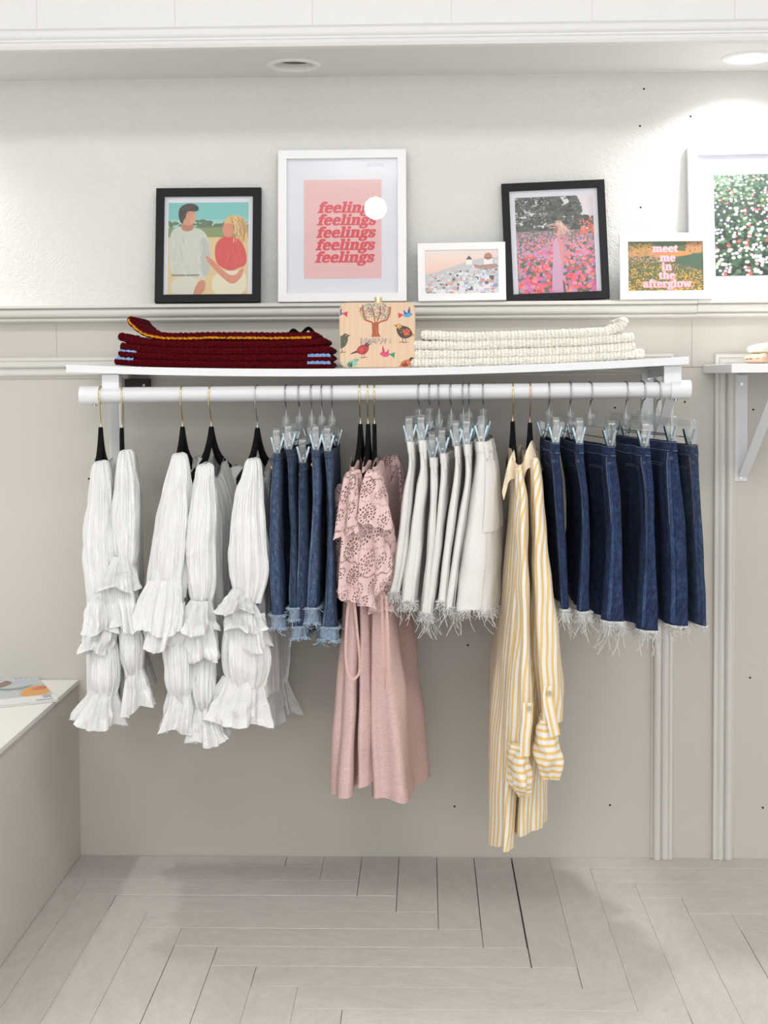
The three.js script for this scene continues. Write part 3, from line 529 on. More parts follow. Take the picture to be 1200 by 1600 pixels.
function rollGeo(pts, r, depth, z1, { wob = 0.0006, seg = 260, ribs = 0, stitch = 0, a0 = 0, a1 = 2 * Math.PI, inflate = 0, t0 = 0, t1 = 1 } = {}) {   // a folded slab: a stadium section run along pts, its front fold at z1
  const c = new THREE.CatmullRomCurve3(pts.map(p => V3(p[0], p[1], 0)), false, 'centripetal'), pos = [], uv = [], idx = [], m = 64, L = c.getLength();
  for (let i = 0; i <= seg; i++) {
    const t = lerp(t0, t1, i / seg), p = c.getPointAt(t), d = c.getTangentAt(t), de = clamp(Math.min(t, 1 - t) * L / (r * 0.85), 0, 1), end = Math.max(0.03, Math.sqrt(1 - (1 - de) ** 2));
    const nx = -d.y, ny = d.x; let per = 0, prev = null;
    for (let j = 0; j <= m; j++) {
      const a = lerp(a0, a1, j / m), ca = Math.cos(a), sa = Math.sin(a);
      let R = (r + inflate) * end * (1 + 0.06 * n2(p.x * 22 + pts[0][1] * 90, a)) + wob * n3(p.x * 160, a * 3, pts[0][1] * 60);
      if (ribs) R += 0.0013 * (Math.abs(Math.sin(p.x * ribs * Math.PI)) - 0.5) * (ca > -0.2 ? 1 : 0.5) * end;
      if (stitch) { const row = Math.floor((a + 7) / 0.62), f = ((a + 7) / 0.62) % 1, q = (p.x * stitch + (row % 2 ? f : 1 - f) * 0.6) % 1; R += 0.0030 * end * (Math.abs(Math.sin(Math.PI * (q + 1))) ** 0.7 * Math.sin(Math.PI * f) ** 0.5 - 0.5); }
      const z = ca > 0 ? z1 - r + R * ca : z1 - r + ca * (depth - 2 * r) , h = R * spow(sa, ca < 0 ? 0.22 : 0.8);
      pos.push(p.x + nx * h, p.y + ny * h, z); if (prev !== null) per += Math.hypot(h - prev[0], z - prev[1]); prev = [h, z]; uv.push(t * L, per);
    }
  }
  for (let i = 0; i < seg; i++) for (let j = 0; j < m; j++) { const a = i * (m + 1) + j, b = a + 1, e = a + m + 1, f = e + 1; idx.push(a, b, e, b, f, e); }
  const g = new THREE.BufferGeometry(); g.setAttribute('position', new THREE.Float32BufferAttribute(pos, 3)); g.setAttribute('uv', new THREE.Float32BufferAttribute(uv, 2)); g.setIndex(idx); g.computeVertexNormals(); return g;
}
{
  const ord = ['lowest folded maroon knit of the left stack, pale blue at its ends', 'second folded maroon knit from the bottom, with pale blue edging', 'plain folded maroon knit in the middle of the left stack', 'plain folded maroon knit just under the mustard striped one', 'folded maroon knit with a mustard stripe, on top of the left stack'];
  const rolls = [[[-0.6744, 1.1903], [-0.6016, 1.185], [-0.4619, 1.1813], [-0.3225, 1.1791], [-0.2001, 1.1783]], [[-0.6657, 1.2076], [-0.5874, 1.2002], [-0.4478, 1.1951], [-0.3223, 1.1943], [-0.2, 1.1942]], [[-0.6613, 1.2215], [-0.5733, 1.2126], [-0.4476, 1.2097], [-0.3222, 1.2095], [-0.1999, 1.2108]], [[-0.6652, 1.2451], [-0.6359, 1.2352], [-0.5591, 1.2264], [-0.4474, 1.2242], [-0.3221, 1.2241], [-0.2108, 1.2295]], [[-0.6408, 1.2852], [-0.6298, 1.2699], [-0.6063, 1.2517], [-0.5589, 1.2423], [-0.4472, 1.2422], [-0.3219, 1.2407], [-0.2302, 1.2414]]];
  rolls.forEach((p, i) => {
    const t = thing('folded_knit', ord[i], 'sweater', 'folded maroon knits on the shelf'), r = 0.0079;
    add(t, 'knit_body', rollGeo(p, r, 0.2, 0.275, { stitch: 85 }), maroon);
    if (i === 4) add(t, 'stripe', rollGeo(p, r, 0.2, 0.275, { a0: -0.72, a1: -0.05, inflate: 0.0007, stitch: 85, t0: 0.01, t1: 0.97 }), mustard);
    if (i < 2) { add(t, 'edging', rollGeo(p, r, 0.2, 0.275, { a0: 0.35, a1: 1.3, inflate: 0.0008, stitch: 85, t0: 0.004, t1: 0.09, seg: 40 }), paleBlue); add(t, 'edging', rollGeo(p, r, 0.2, 0.275, { a0: 0.1, a1: 1.2, inflate: 0.0008, stitch: 85, t0: 0.89, t1: 0.996, seg: 40 }), paleBlue); }
    if (i === 4) add(t, 'tie', merged([tubeGeo([[-0.2982, 1.2476, 0.2], [-0.2896, 1.256, 0.2], [-0.2783, 1.2489, 0.2]], 0.004, 16), tubeGeo([[-0.2698, 1.2488, 0.2], [-0.2554, 1.26, 0.2], [-0.2441, 1.2501, 0.2]], 0.004, 16)]), yarn(rgb(0.012, 0.012, 0.014), knitBump, 14, 14));
  });
  const ordC = ['lowest folded cream knit of the right stack', 'second folded cream knit from the bottom', 'third folded cream knit from the bottom', 'topmost folded cream knit, one corner turned up at its right end'];
  const cr = [[[-0.0296, 1.1814], [0.0796, 1.1821], [0.1899, 1.1841], [0.3275, 1.1887], [0.4755, 1.1988]], [[-0.0212, 1.1993], [0.0796, 1.1993], [0.1899, 1.2013], [0.3274, 1.2053], [0.4563, 1.214]], [[-0.0225, 1.22], [0.0797, 1.2179], [0.19, 1.2213], [0.3274, 1.2245], [0.4535, 1.2333]], [[-0.0072, 1.242], [0.0798, 1.2372], [0.19, 1.2385], [0.3274, 1.2424], [0.4069, 1.2487], [0.4261, 1.2609], [0.4343, 1.2759]]];
  cr.forEach((p, i) => { const t = thing('folded_knit', ordC[i], 'sweater', 'folded cream knits on the shelf'); add(t, 'knit_body', rollGeo(p, 0.0098, 0.2, 0.275, { ribs: 75, wob: 0.0012, seg: 420 }), cream); });
  const t = thing('folded_knit', 'peach folded knit on the shelf at the right edge', 'sweater'); add(t, 'knit_body', rollGeo([[0.7305, 1.187], [0.80, 1.1855], [0.98, 1.186]], 0.0115, 0.19, 0.26, { ribs: 60, wob: 0.0012 }), yarn(rgb(0.80, 0.55, 0.42), ribBump, 16, 16));
  const u = thing('folded_knit', 'cream folded knit lying on the peach one at the right edge', 'sweater'); add(u, 'knit_body', rollGeo([[0.7372, 1.2085], [0.82, 1.2085], [0.98, 1.209]], 0.0112, 0.19, 0.26, { ribs: 60, wob: 0.0012 }), cream);
}

// ---------- cloth ----------
function curveRows(rows, n) {            // rows [y, x, half width] from top to bottom, smoothed and resampled by length
  const c = new THREE.CatmullRomCurve3(rows.map(r => V3(r[0], r[1], r[2])), false, 'centripetal'), out = [];
  for (let i = 0; i <= n; i++) { const p = c.getPoint(i / n); out.push([p.x, p.y, Math.max(0.0008, p.z)]); }
  return out;
}
const val = (f, v) => typeof f === 'function' ? f(v) : f;
// A hanging tube of cloth. Each row gives the place and width of its near edge; the section runs from z = zc + rz (near) to zc - rz (far),
// leaning sideways by "skew" metres per metre of depth.
const loftXZ = [0, 0]; let xFirst = 0, zFirst = 0;
function loft(rows, o) {
  const { nu = 72, nv = 60, zc, rz, skew = 0, ex = 0.7, ez = 0.85, folds = [], crinkle = 0, top, hem, far = 1, off = 0, v0 = 0, v1 = 1, a0 = -Math.PI, a1 = Math.PI, ph = 0, noise = 0, nf = 18, half = 0, gap = 0, pinch = 0 } = o;
  const R = curveRows(rows, 120), pos = [], uv = [], idx = [];
  const H = Math.abs(rows[0][0] - rows[rows.length - 1][0]);
  for (let i = 0; i <= nv; i++) {
    const v = lerp(v0, v1, i / nv), k = Math.min(119, Math.floor(v * 120)), f = v * 120 - k;
    const r = [0, 1, 2].map(q => lerp(R[k][q], R[k + 1][q], f)), Z = val(zc, v), D = val(rz, v) + off, w = r[2] + off, sk = val(skew, v);
    let u = 0, pv = null;
    for (let j = 0; j <= nu; j++) {
      const inner = half && j > nu * 0.7, th = half ? (inner ? Math.PI / 2 : lerp(-Math.PI / 2, Math.PI / 2, j / (nu * 0.7))) : 0;
      const a = half ? (half > 0 ? th : Math.PI - th) : lerp(a0, a1, j / nu), ca = Math.cos(a), sa = Math.sin(a), s = spow(ca, ez);
      let d = 0;
      for (const [n, A0, A1, p = 0, drift = 0] of folds) d += lerp(A0, A1, v) * Math.sin(n * a + p + ph + drift * v + 0.7 * n2(v * 2.2 + p, n * 0.37 + ph));
      if (noise) d += noise * n3(sa * w * nf + ph, ca * D * nf, r[0] * nf * 0.55);
      if (crinkle) d += crinkle * n3(a * 9 + ph, r[0] * 7, 3.3) + crinkle * 0.7 * n3(a * 19 + ph, r[0] * 9, 7.1);
      const ww = w * lerp(far, 1, (s + 1) / 2) * (1 - pinch * (Math.exp(-(((s - 0.52) / 0.24) ** 2)) + 0.6 * Math.exp(-(((s + 0.3) / 0.3) ** 2))));
      const z = Z + D * s + d * ca, x = r[1] - sk * (D - D * s) + ww * spow(sa, ex) + d * sa;
      let y = r[0];
      if (half) { const G = half * gap * sstep(v0, 1, v) * (1 - Math.abs(s)) ** 2; loftXZ[0] = x; loftXZ[1] = z + G; if (inner) { const q = (j / nu - 0.7) / 0.3; loftXZ[0] = lerp(x, xFirst, q); loftXZ[1] = lerp(z + G, zFirst, q) + half * 0.012 * Math.sin(Math.PI * q) * sstep(v0, 1, v); } else if (!j) { xFirst = x; zFirst = z + G; } }
      if (top) y += top(s, sa, v);
      if (hem) y += hem(a, s, v);
      if (half) pos.push(loftXZ[0], y, loftXZ[1]); else pos.push(x, y, z);
      if (pv) u += Math.hypot(x - pv[0], z - pv[1]); pv = [x, z];
      uv.push(u, v * H);
    }
  }
  for (let i = 0; i < nv; i++) for (let j = 0; j < nu; j++) { const a = i * (nu + 1) + j, b = a + 1, c = a + nu + 1, e = c + 1; idx.push(a, c, b, b, c, e); }
  const g = new THREE.BufferGeometry(); g.setAttribute('position', new THREE.Float32BufferAttribute(pos, 3)); g.setAttribute('uv', new THREE.Float32BufferAttribute(uv, 2)); g.setIndex(idx); g.computeVertexNormals(); return g;
}
// loose threads along the hem of a loft geometry (its last ring)
function threads(g, nu, count, len, { curl = 0.6, r = 0.0007, from = 0, to = 1, spread = 0.004 } = {}) {
  const p = g.attributes.position, base = p.count - (nu + 1), list = [];
  for (let k = 0; k < count; k++) {
    const j = Math.min(nu - 1, Math.floor(lerp(from, to, rnd()) * nu)), f = rnd(), i = base + j;
    const x = lerp(p.getX(i), p.getX(i + 1), f), y = lerp(p.getY(i), p.getY(i + 1), f) + 0.0015, z = lerp(p.getZ(i), p.getZ(i + 1), f), L = len * (rnd() < 0.06 ? rr(1.4, 2.4) : rr(0.25, 1)), a = rnd() * 6.3, c = curl * rr(0.3, 1);
    const pts = [], n = 4; for (let q = 0; q <= n; q++) { const t = q / n; pts.push([x + Math.cos(a) * L * c * t * t + rr(-1, 1) * spread * t * 0.5, y - L * t * (1 - 0.25 * c * t), z + Math.sin(a) * L * c * t * t + rr(-1, 1) * spread * t * 0.5]); }
    list.push(tubeGeo(pts, r * rr(0.7, 1.4), 5, 3));
  }
  return merged(list);
}
const fineNoise = (w, h, k, s = 1) => { const a = tile(28 * s, 28 * s, w, h, k), b = tile(60 * s, 60 * s, w, h, k + 5); return (x, y) => 0.6 * a(x, y) + 0.5 * b(x, y); };
function denimTex(base, light, k) {
  const f = fineNoise(512, 512, k, 0.55), st = tile(46, 3, 512, 512, k + 9), bl = tile(3, 2, 512, 512, k + 13), st2 = tile(90, 8, 512, 512, k + 17);
  return dataTex(512, 512, (x, y) => { const t = clamp(0.36 + 0.34 * f(x, y) + 0.26 * st(x, y) + 0.2 * st2(x, y) + 0.2 * bl(x, y), 0, 1); return base.map((b, q) => lerp(b, light[q], t) / 255); }, true);
}
const rep = (t, s) => { const c = t.clone(); c.repeat.set(s, s); c.needsUpdate = true; return c; };
const twill = dataTex(64, 64, (x, y) => 0.5 + 0.35 * Math.sin((x + y) * Math.PI / 4) + 0.15 * Math.sin(x * Math.PI / 2));
const cloth = (o) => phy({ roughness: 0.92, side: THREE.DoubleSide, ...o });
const dA = denimTex([20, 34, 58], [80, 102, 132], 100), dB = denimTex([30, 47, 76], [110, 132, 160], 140), dC = denimTex([9, 20, 48], [58, 88, 136], 180), dI = denimTex([104, 124, 148], [160, 178, 196], 220);
const MC = {
  denimMid: cloth({ map: rep(dA, 5), bumpMap: rep(twill, 40), bumpScale: 0.0004 }), denimFaded: cloth({ map: rep(dB, 5), bumpMap: rep(twill, 40), bumpScale: 0.0004 }),
  denimDeep: cloth({ map: rep(dC, 5), bumpMap: rep(twill, 40), bumpScale: 0.0004 }), denimInside: cloth({ map: rep(dI, 5) }),
  seamA: cloth({ map: rep(denimTex([70, 92, 122], [150, 170, 192], 260), 5) }), seamC: cloth({ map: rep(denimTex([30, 48, 86], [92, 122, 164], 280), 5) }),
  stitch: cloth({ color: rgb(0.36, 0.20, 0.09) }), stitchPale: cloth({ color: rgb(0.30, 0.33, 0.40) }), stitchWhite: cloth({ color: rgb(0.80, 0.79, 0.77) }),
  copper: std({ color: rgb(0.72, 0.36, 0.20), roughness: 0.35, metalness: 1 }),
  thread: cloth({ color: rgb(0.80, 0.80, 0.79) }), threadBlue: cloth({ color: rgb(0.42, 0.52, 0.64) }),
  white: cloth({ color: rgb(0.86, 0.85, 0.835), map: rep(dataTex(256, 256, (() => { const f = fineNoise(256, 256, 300); return (x, y) => 0.965 + 0.03 * f(x, y); })(), true), 5), bumpMap: rep(twill, 40), bumpScale: 0.0003 }),
};
const gauzeBump = (() => { const a = tile(26, 2.2, 512, 512, 400), b = tile(60, 4, 512, 512, 410); return dataTex(512, 512, (x, y) => 0.5 + 0.32 * a(x, y) + 0.25 * b(x, y)); })();
MC.gauze = cloth({ color: rgb(0.955, 0.96, 0.96), transmission: 0.06, thickness: 0, roughness: 1, bumpMap: rep(gauzeBump, 7), bumpScale: 0.0010 });
MC.gauzeBand = cloth({ color: rgb(0.94, 0.94, 0.94), transmission: 0.15, thickness: 0, roughness: 1, bumpMap: rep(gauzeBump, 8), bumpScale: 0.0012 });
const velvet = phy({ color: rgb(0.008, 0.008, 0.009), roughness: 1, sheen: 0.3, sheenRoughness: 0.6, sheenColor: rgb(0.2, 0.2, 0.22), specularIntensity: 0.2 });
const acrylic = phy({ color: rgb(0.93, 0.94, 0.95), transmission: 0.93, roughness: 0.05, ior: 1.5, thickness: 0 });

// ---------- hangers ----------
const NEAR = 0.16;                                   // where a garment's near shoulder or clip stands in front of the rod
function hookGeo(stem, r = 0.00155, flip = 1) {
  const q = ROD_R + r + 0.0003;
  return tubeGeo([[0, stem, 0], [0, stem + 0.018, 0.0005], [0, stem + 0.030, 0.006], [0, -0.018, q * 0.94 * flip], [0, 0, q * 1.03 * flip], [0, q * 0.74, q * 0.74 * flip], [0, q * 1.02, 0], [0, q * 0.74, -q * 0.74 * flip], [0, 0, -q * 1.03 * flip], [0, -0.007, -q * flip]], r, 60, 8);
}
function placeHanger(t, hx, nx) { t.position.set(hx, rodY(hx), ROD_Z); t.rotation.y = Math.atan2(nx - hx, NEAR); }
const velvetGeo = (() => {
  const c = [[0, 0.004], [0.005, 0.002], [0.011, -0.010], [0.024, -0.028], [0.042, -0.046], [0.064, -0.060], [0.11, -0.078], [0.145, -0.089], [0.155, -0.094]];
  const b = [[0.154, -0.106], [0.145, -0.107], [0.11, -0.096], [0.058, -0.077], [0.034, -0.062], [0.016, -0.042], [0.003, -0.022]];
  const half = [...c, ...b]; const pts = [...half, ...half.slice(1).reverse().map(([s, y]) => [-s, y])];
  const g = new THREE.ExtrudeGeometry(new THREE.Shape(pts.map(p => new THREE.Vector2(...p))), { depth: 0.005, bevelEnabled: true, bevelSize: 0.0015, bevelThickness: 0.002, bevelSegments: 2 });
  g.translate(0, 0, -0.0025); g.rotateY(-Math.PI / 2); return g;
})();
const barGeo = (() => { const g = new RoundedBoxGeometry(0.005, 0.008, 0.36, 2, 0.002); g.translate(0, -0.122, 0); return g; })();
function velvetHanger(label, hx, nx, metal, stem) {
  const t = thing('velvet_hanger', label, 'hanger', 'black velvet hangers on the rod');
  placeHanger(t, hx, nx);
  add(t, 'hook', hookGeo(stem), metal);
  add(t, 'shoulder_arms', velvetGeo, velvet).position.y = stem; 
  return t;
}
const leverG = (() => { const s = new THREE.Shape([[-0.0045, 0], [0.0045, 0], [0.0048, 0.02], [0.004, 0.037], [-0.004, 0.037], [-0.0048, 0.02]].map(p => new THREE.Vector2(...p))); const g = new THREE.ExtrudeGeometry(s, { depth: 0.0034, bevelEnabled: true, bevelSize: 0.0006, bevelThickness: 0.0006, bevelSegments: 1 }); g.translate(0, -0.013, -0.0017); g.rotateY(Math.PI / 2); return g; })();
const springG = (() => { const g = new THREE.CylinderGeometry(0.003, 0.003, 0.010, 14); g.rotateX(Math.PI / 2); return g; })();
const clipSteel = std({ color: rgb(0.36, 0.45, 0.49), roughness: 0.38, metalness: 1 });
function acrylicBar(half) {          // flat bar with hooked-down ends, seen in its own plane (s, y)
  const s = new THREE.Shape(); const e = half, w = 0.0115;
  s.moveTo(-e, -0.046); s.lineTo(-e, -0.008); s.quadraticCurveTo(-e, 0.004, -e + 0.012, 0.004); s.lineTo(-0.02, 0.004); s.quadraticCurveTo(-0.012, 0.004, -0.011, 0.014); s.lineTo(0.011, 0.014); s.quadraticCurveTo(0.012, 0.004, 0.02, 0.004);
  s.lineTo(e - 0.012, 0.004); s.quadraticCurveTo(e, 0.004, e, -0.008); s.lineTo(e, -0.046); s.lineTo(e - w, -0.046); s.lineTo(e - w, -0.014); s.quadraticCurveTo(e - w, -0.010, e - w - 0.004, -0.010); s.lineTo(-e + w + 0.004, -0.010); s.quadraticCurveTo(-e + w, -0.010, -e + w, -0.014); s.lineTo(-e + w, -0.046);
  const g = new THREE.ExtrudeGeometry(s, { depth: 0.0115, bevelEnabled: true, bevelSize: 0.0015, bevelThickness: 0.0018, bevelSegments: 2, curveSegments: 5 }); g.translate(0, 0, -0.00575); g.rotateY(-Math.PI / 2); return g;
}
const acBar = acrylicBar(NEAR + 0.010), neckG = (() => { const g = new THREE.CapsuleGeometry(0.0085, 0.018, 5, 16); g.scale(1, 1, 0.9); return g; })();
const wireG = (() => { const g = new THREE.CylinderGeometry(0.0012, 0.0012, NEAR * 2 - 0.02, 8); g.rotateX(Math.PI / 2); return g; })();
function clipHanger(label, hx, nx, stem, yBar, group) {
  const t = thing('clip_hanger', label, 'hanger', group); placeHanger(t, hx, nx);
  add(t, 'hook', hookGeo(stem, 0.0016), M.darkSteel);
  add(t, 'neck', neckG, acrylic).position.y = stem - 0.010;
  add(t, 'bar', acBar, acrylic).position.y = yBar;
  add(t, 'clip_wire', wireG, M.darkSteel).position.y = yBar - 0.032;
  for (const s of [1, -1]) {
    const c = new THREE.Group(); c.name = 'clip'; c.position.set(0, yBar - 0.038, s * (NEAR - 0.010)); t.add(c);
    for (const q of [1, -1]) { const l = add(c, 'lever', leverG, clipSteel); l.position.x = q * 0.0062; l.rotation.z = -q * 0.26; }
    add(c, 'spring', springG, clipSteel);
  }
  return t;
}
const nearX = (rows, k = 0) => rows[k][1];

// ---------- white gauze blouses ----------
function frill(rows, o) { return loft(rows, { nu: 260, nv: 22, ex: 0.95, ez: 0.95, rz: 0.04, ...o, folds: [[6, 0.0008, 0.0078, o.ph ?? 0, 1.2], [11, 0.0005, 0.0042, 1 + (o.ph ?? 0), -0.8], [19, 0.0006, 0.0018, 0.5], [37, 0.0006, 0.0008, 1.5], [4, 0, 0.004, 2]], hem: (a, s, v) => v * v * (0.007 * Math.sin(3 * a + (o.ph ?? 0)) + (o.tilt ?? 0) * Math.sin(a)) }); }
function blouse(i, label, hx, b) {
  const t = thing('blouse', label, 'blouse', 'white gauze blouses'), zn = 0.43, skH = (b.entry - hx) / 0.06, sk = skH * (skH < 0 ? 0.45 : 0.9), nx = hx + sk * 0.152, ph = i * 1.7;
  const yS = b.upper[0][0], hemY = b.hem;
  // body: hangs from the shoulders of the hanger with an open neck, falls straight to the hem
  const stemY = rodY(hx) + b.stem, armY = dz => stemY - 0.056 - 0.33 * Math.max(0, dz - 0.06);
  const body = [[yS, nx + 0.002, 0.0085], [yS - 0.025, nx + 0.003, 0.016], [yS - 0.10, nx + b.bodyDx, 0.026], [yS - 0.25, nx + b.bodyDx, 0.030], [lerp(yS, hemY, 0.75), nx + b.bodyDx, 0.032], [hemY, nx + b.bodyDx, 0.033]];
  const neck = (s, sa, v) => { const dz = Math.abs(0.152 * s - 0.008), c = dz < 0.115 ? Math.cos(Math.PI / 2 * dz / 0.115) ** 2 : 0; return (armY(Math.max(dz, 0.075)) + 0.004 - yS - c * (sa > 0 ? 0.050 : 0.012)) * (1 - v) ** 2.2; };
  const bd = loft(body, { zc: 0.262, rz: 0.152, skew: sk, ex: 0.75, ez: 0.9, nu: 240, nv: 70, top: neck, crinkle: 0.0016, folds: [[9, 0.0008, 0.0050, 0, 0.6], [15, 0.0006, 0.0026, 2], [41, 0.0006, 0.0006, 1, 2]], ph, hem: (a, s, v) => 0.006 * v * Math.sin(3 * a + ph) });
  add(t, 'body', bd, MC.gauze);
  const ring = []; for (let j = 0; j <= 240; j += 2) ring.push(V3(bd.attributes.position.getX(j), bd.attributes.position.getY(j), bd.attributes.position.getZ(j)));
  ring.pop(); add(t, 'neck_binding', new THREE.TubeGeometry(new THREE.CatmullRomCurve3(ring, true), 220, 0.0019, 6, true), MC.gauzeBand);
  const sleeve = (name, q, dz, dx) => {
    const sg = new THREE.Group(); sg.name = 'sleeve'; t.add(sg); sg.position.set(dx, dz ? -0.025 : 0, dz);
    const Z = zn + 0.008;
    add(sg, 'upper_sleeve', loft([[q.upper[0][0] + 0.004, q.upper[0][1], 0.0015], ...q.upper], { zc: v => Z - 0.016 + 0.006 * v, rz: v => 0.012 + 0.030 * Math.sin(Math.PI * Math.min(1, v * 0.75 + 0.1)), nu: 240, nv: 70, ex: 0.9, ez: 0.9, crinkle: 0.0012, noise: 0.0022, nf: 26, folds: [[6, 0.0006, 0.0030, 0, 0.8], [11, 0.0006, 0.0018, 1], [29, 0.00034, 0.00034, 2, 2.5], [43, 0.0002, 0.0002, 0, -3]], ph }), MC.gauze);
    q.ruffles.forEach((r, k) => add(sg, 'ruffle', frill(r, { zc: Z + 0.004 - k * 0.004, rz: v => 0.020 + 0.026 * v, ph: ph + 2 * k, tilt: q.tiltR ?? 0, noise: 0.003, nf: 30 }), MC.gauze));
    add(sg, 'lower_sleeve', loft(q.lower, { zc: Z - 0.012, rz: v => 0.016 + 0.022 * Math.sin(Math.PI * Math.min(1, v * 0.8 + 0.1)), nu: 240, nv: 44, ex: 0.9, ez: 0.9, crinkle: 0.0015, noise: 0.0016, nf: 24, folds: [[7, 0.0006, 0.0022, 1], [12, 0.0006, 0.0018, 0], [29, 0.00034, 0.00034, 2, 2.5], [43, 0.0002, 0.0002, 0, -3]], ph: ph + 3 }), MC.gauze);
    add(sg, 'cuff', frill(q.cuff, { zc: Z - 0.010, rz: v => 0.018 + 0.028 * v, ph: ph + 5, tilt: q.tilt ?? 0 }), MC.gauze);
  };
  sleeve('near', b, 0, 0);
  sleeve('far', b.farSleeve ?? b, -0.315, b.farSleeve ? 0 : -sk * 0.315 + (b.farDx ?? 0));
  velvetHanger(b.hangerLabel, hx, hx + skH * NEAR, b.metal ?? M.gold, b.stem);
}
const HK = (hx, y) => y - rodY(hx);
blouse(0, 'white gauze ruffled blouse nearest the left end of the rod', -0.7057, { entry: -0.6981, hem: 0.4505, bodyDx: 0.004, stem: HK(-0.7057, 1.0406), hangerLabel: 'black velvet hanger with gold hook, first from the left end of the rod',
  upper: [[0.9785, -0.6674, 0.0119], [0.9495, -0.6685, 0.0192], [0.9032, -0.6692, 0.0232], [0.8503, -0.672, 0.0292], [0.7973, -0.6728, 0.0319], [0.7442, -0.6697, 0.0346], [0.7043, -0.6676, 0.0333], [0.675, -0.6674, 0.0273]],
  ruffles: [[[0.7109, -0.6702, 0.0146], [0.6843, -0.6706, 0.0253], [0.6576, -0.669, 0.0313], [0.631, -0.6695, 0.0353]], [[0.6616, -0.6696, 0.024], [0.631, -0.6708, 0.0327], [0.5909, -0.6801, 0.028]]],
  lower: [[0.631, -0.6714, 0.0227], [0.5843, -0.6668, 0.0307], [0.5441, -0.6668, 0.0314], [0.5147, -0.6666, 0.028], [0.4906, -0.6676, 0.0194]], cuff: [[0.5147, -0.6679, 0.0227], [0.4933, -0.6709, 0.0281], [0.4638, -0.6774, 0.0421], [0.4342, -0.6819, 0.0528]], tilt: -0.004 });
blouse(1, 'white gauze ruffled blouse hanging second from the left end', -0.6594, { entry: -0.6444, hem: 0.4815, bodyDx: 0.008, stem: HK(-0.6594, 1.039), hangerLabel: 'black velvet hanger with gold hook, second from the left end of the rod', farDx: 0.01,
  upper: [[1.0007, -0.6167, 0.0093], [0.9625, -0.6166, 0.0166], [0.9031, -0.6181, 0.0239], [0.8766, -0.6192, 0.0259], [0.8237, -0.6206, 0.0252], [0.7812, -0.6206, 0.0219], [0.7574, -0.6229, 0.0159]],
  ruffles: [[[0.7866, -0.6252, 0.0159], [0.764, -0.6282, 0.0266], [0.7441, -0.6305, 0.0352], [0.7202, -0.6328, 0.0412]], [[0.7374, -0.6232, 0.0186], [0.7042, -0.6217, 0.0246], [0.6709, -0.6149, 0.02], [0.6376, -0.6101, 0.0226]]],
  lower: [[0.6643, -0.6157, 0.0206], [0.611, -0.6085, 0.0246], [0.5709, -0.607, 0.0213], [0.5335, -0.6063, 0.0133]], cuff: [[0.5522, -0.6026, 0.0153], [0.5174, -0.5992, 0.022], [0.4666, -0.5966, 0.0307]], tilt: 0.011 });
blouse(2, 'white gauze ruffled blouse hanging third from the left end', -0.5262, { entry: -0.5275, hem: 0.4481, bodyDx: 0.012, stem: HK(-0.5262, 1.0411), hangerLabel: 'black velvet hanger with gold hook, third from the left end of the rod', farDx: -0.02,
  upper: [[0.9936, -0.5044, 0.0119], [0.9554, -0.5069, 0.0218], [0.9027, -0.5122, 0.0304], [0.8499, -0.5182, 0.0357], [0.797, -0.5248, 0.0378], [0.7439, -0.5309, 0.0405], [0.6975, -0.5361, 0.0398]],
  ruffles: [[[0.7373, -0.5356, 0.0345], [0.7041, -0.5407, 0.0445], [0.6642, -0.5459, 0.0492], [0.6309, -0.5497, 0.0472]], [[0.6908, -0.5256, 0.0292], [0.6509, -0.5354, 0.0359], [0.5976, -0.5461, 0.0313]]],
  lower: [[0.6176, -0.5146, 0.0332], [0.5576, -0.5101, 0.0319], [0.5148, -0.5086, 0.0286], [0.4881, -0.5069, 0.02]], cuff: [[0.5042, -0.5067, 0.0266], [0.4667, -0.5079, 0.0326], [0.4238, -0.5131, 0.0373]], tilt: 0.0 });
blouse(3, 'white gauze ruffled blouse hanging fourth, its wide neckline showing', -0.4632, { entry: -0.4712, hem: 0.4616, bodyDx: 0.012, stem: HK(-0.4632, 1.0408), hangerLabel: 'black velvet hanger with gold hook, fourth from the left end of the rod',
  upper: [[0.9717, -0.4516, 0.0131], [0.9363, -0.454, 0.0204], [0.8771, -0.458, 0.029], [0.8113, -0.4634, 0.0297], [0.7453, -0.4622, 0.029], [0.7056, -0.462, 0.0244], [0.6818, -0.4636, 0.0165]],
  ruffles: [[[0.6951, -0.4628, 0.0198], [0.6659, -0.4652, 0.0284], [0.6328, -0.4676, 0.037]], [[0.6527, -0.464, 0.0245], [0.6129, -0.4605, 0.0298], [0.5731, -0.457, 0.0271]]],
  lower: [[0.5863, -0.4575, 0.0198], [0.5332, -0.4588, 0.0219], [0.4866, -0.4581, 0.0179], [0.4639, -0.4577, 0.0119]], cuff: [[0.4799, -0.4562, 0.0133], [0.4399, -0.4533, 0.0259], [0.3999, -0.4479, 0.0385]], tilt: 0.004 });
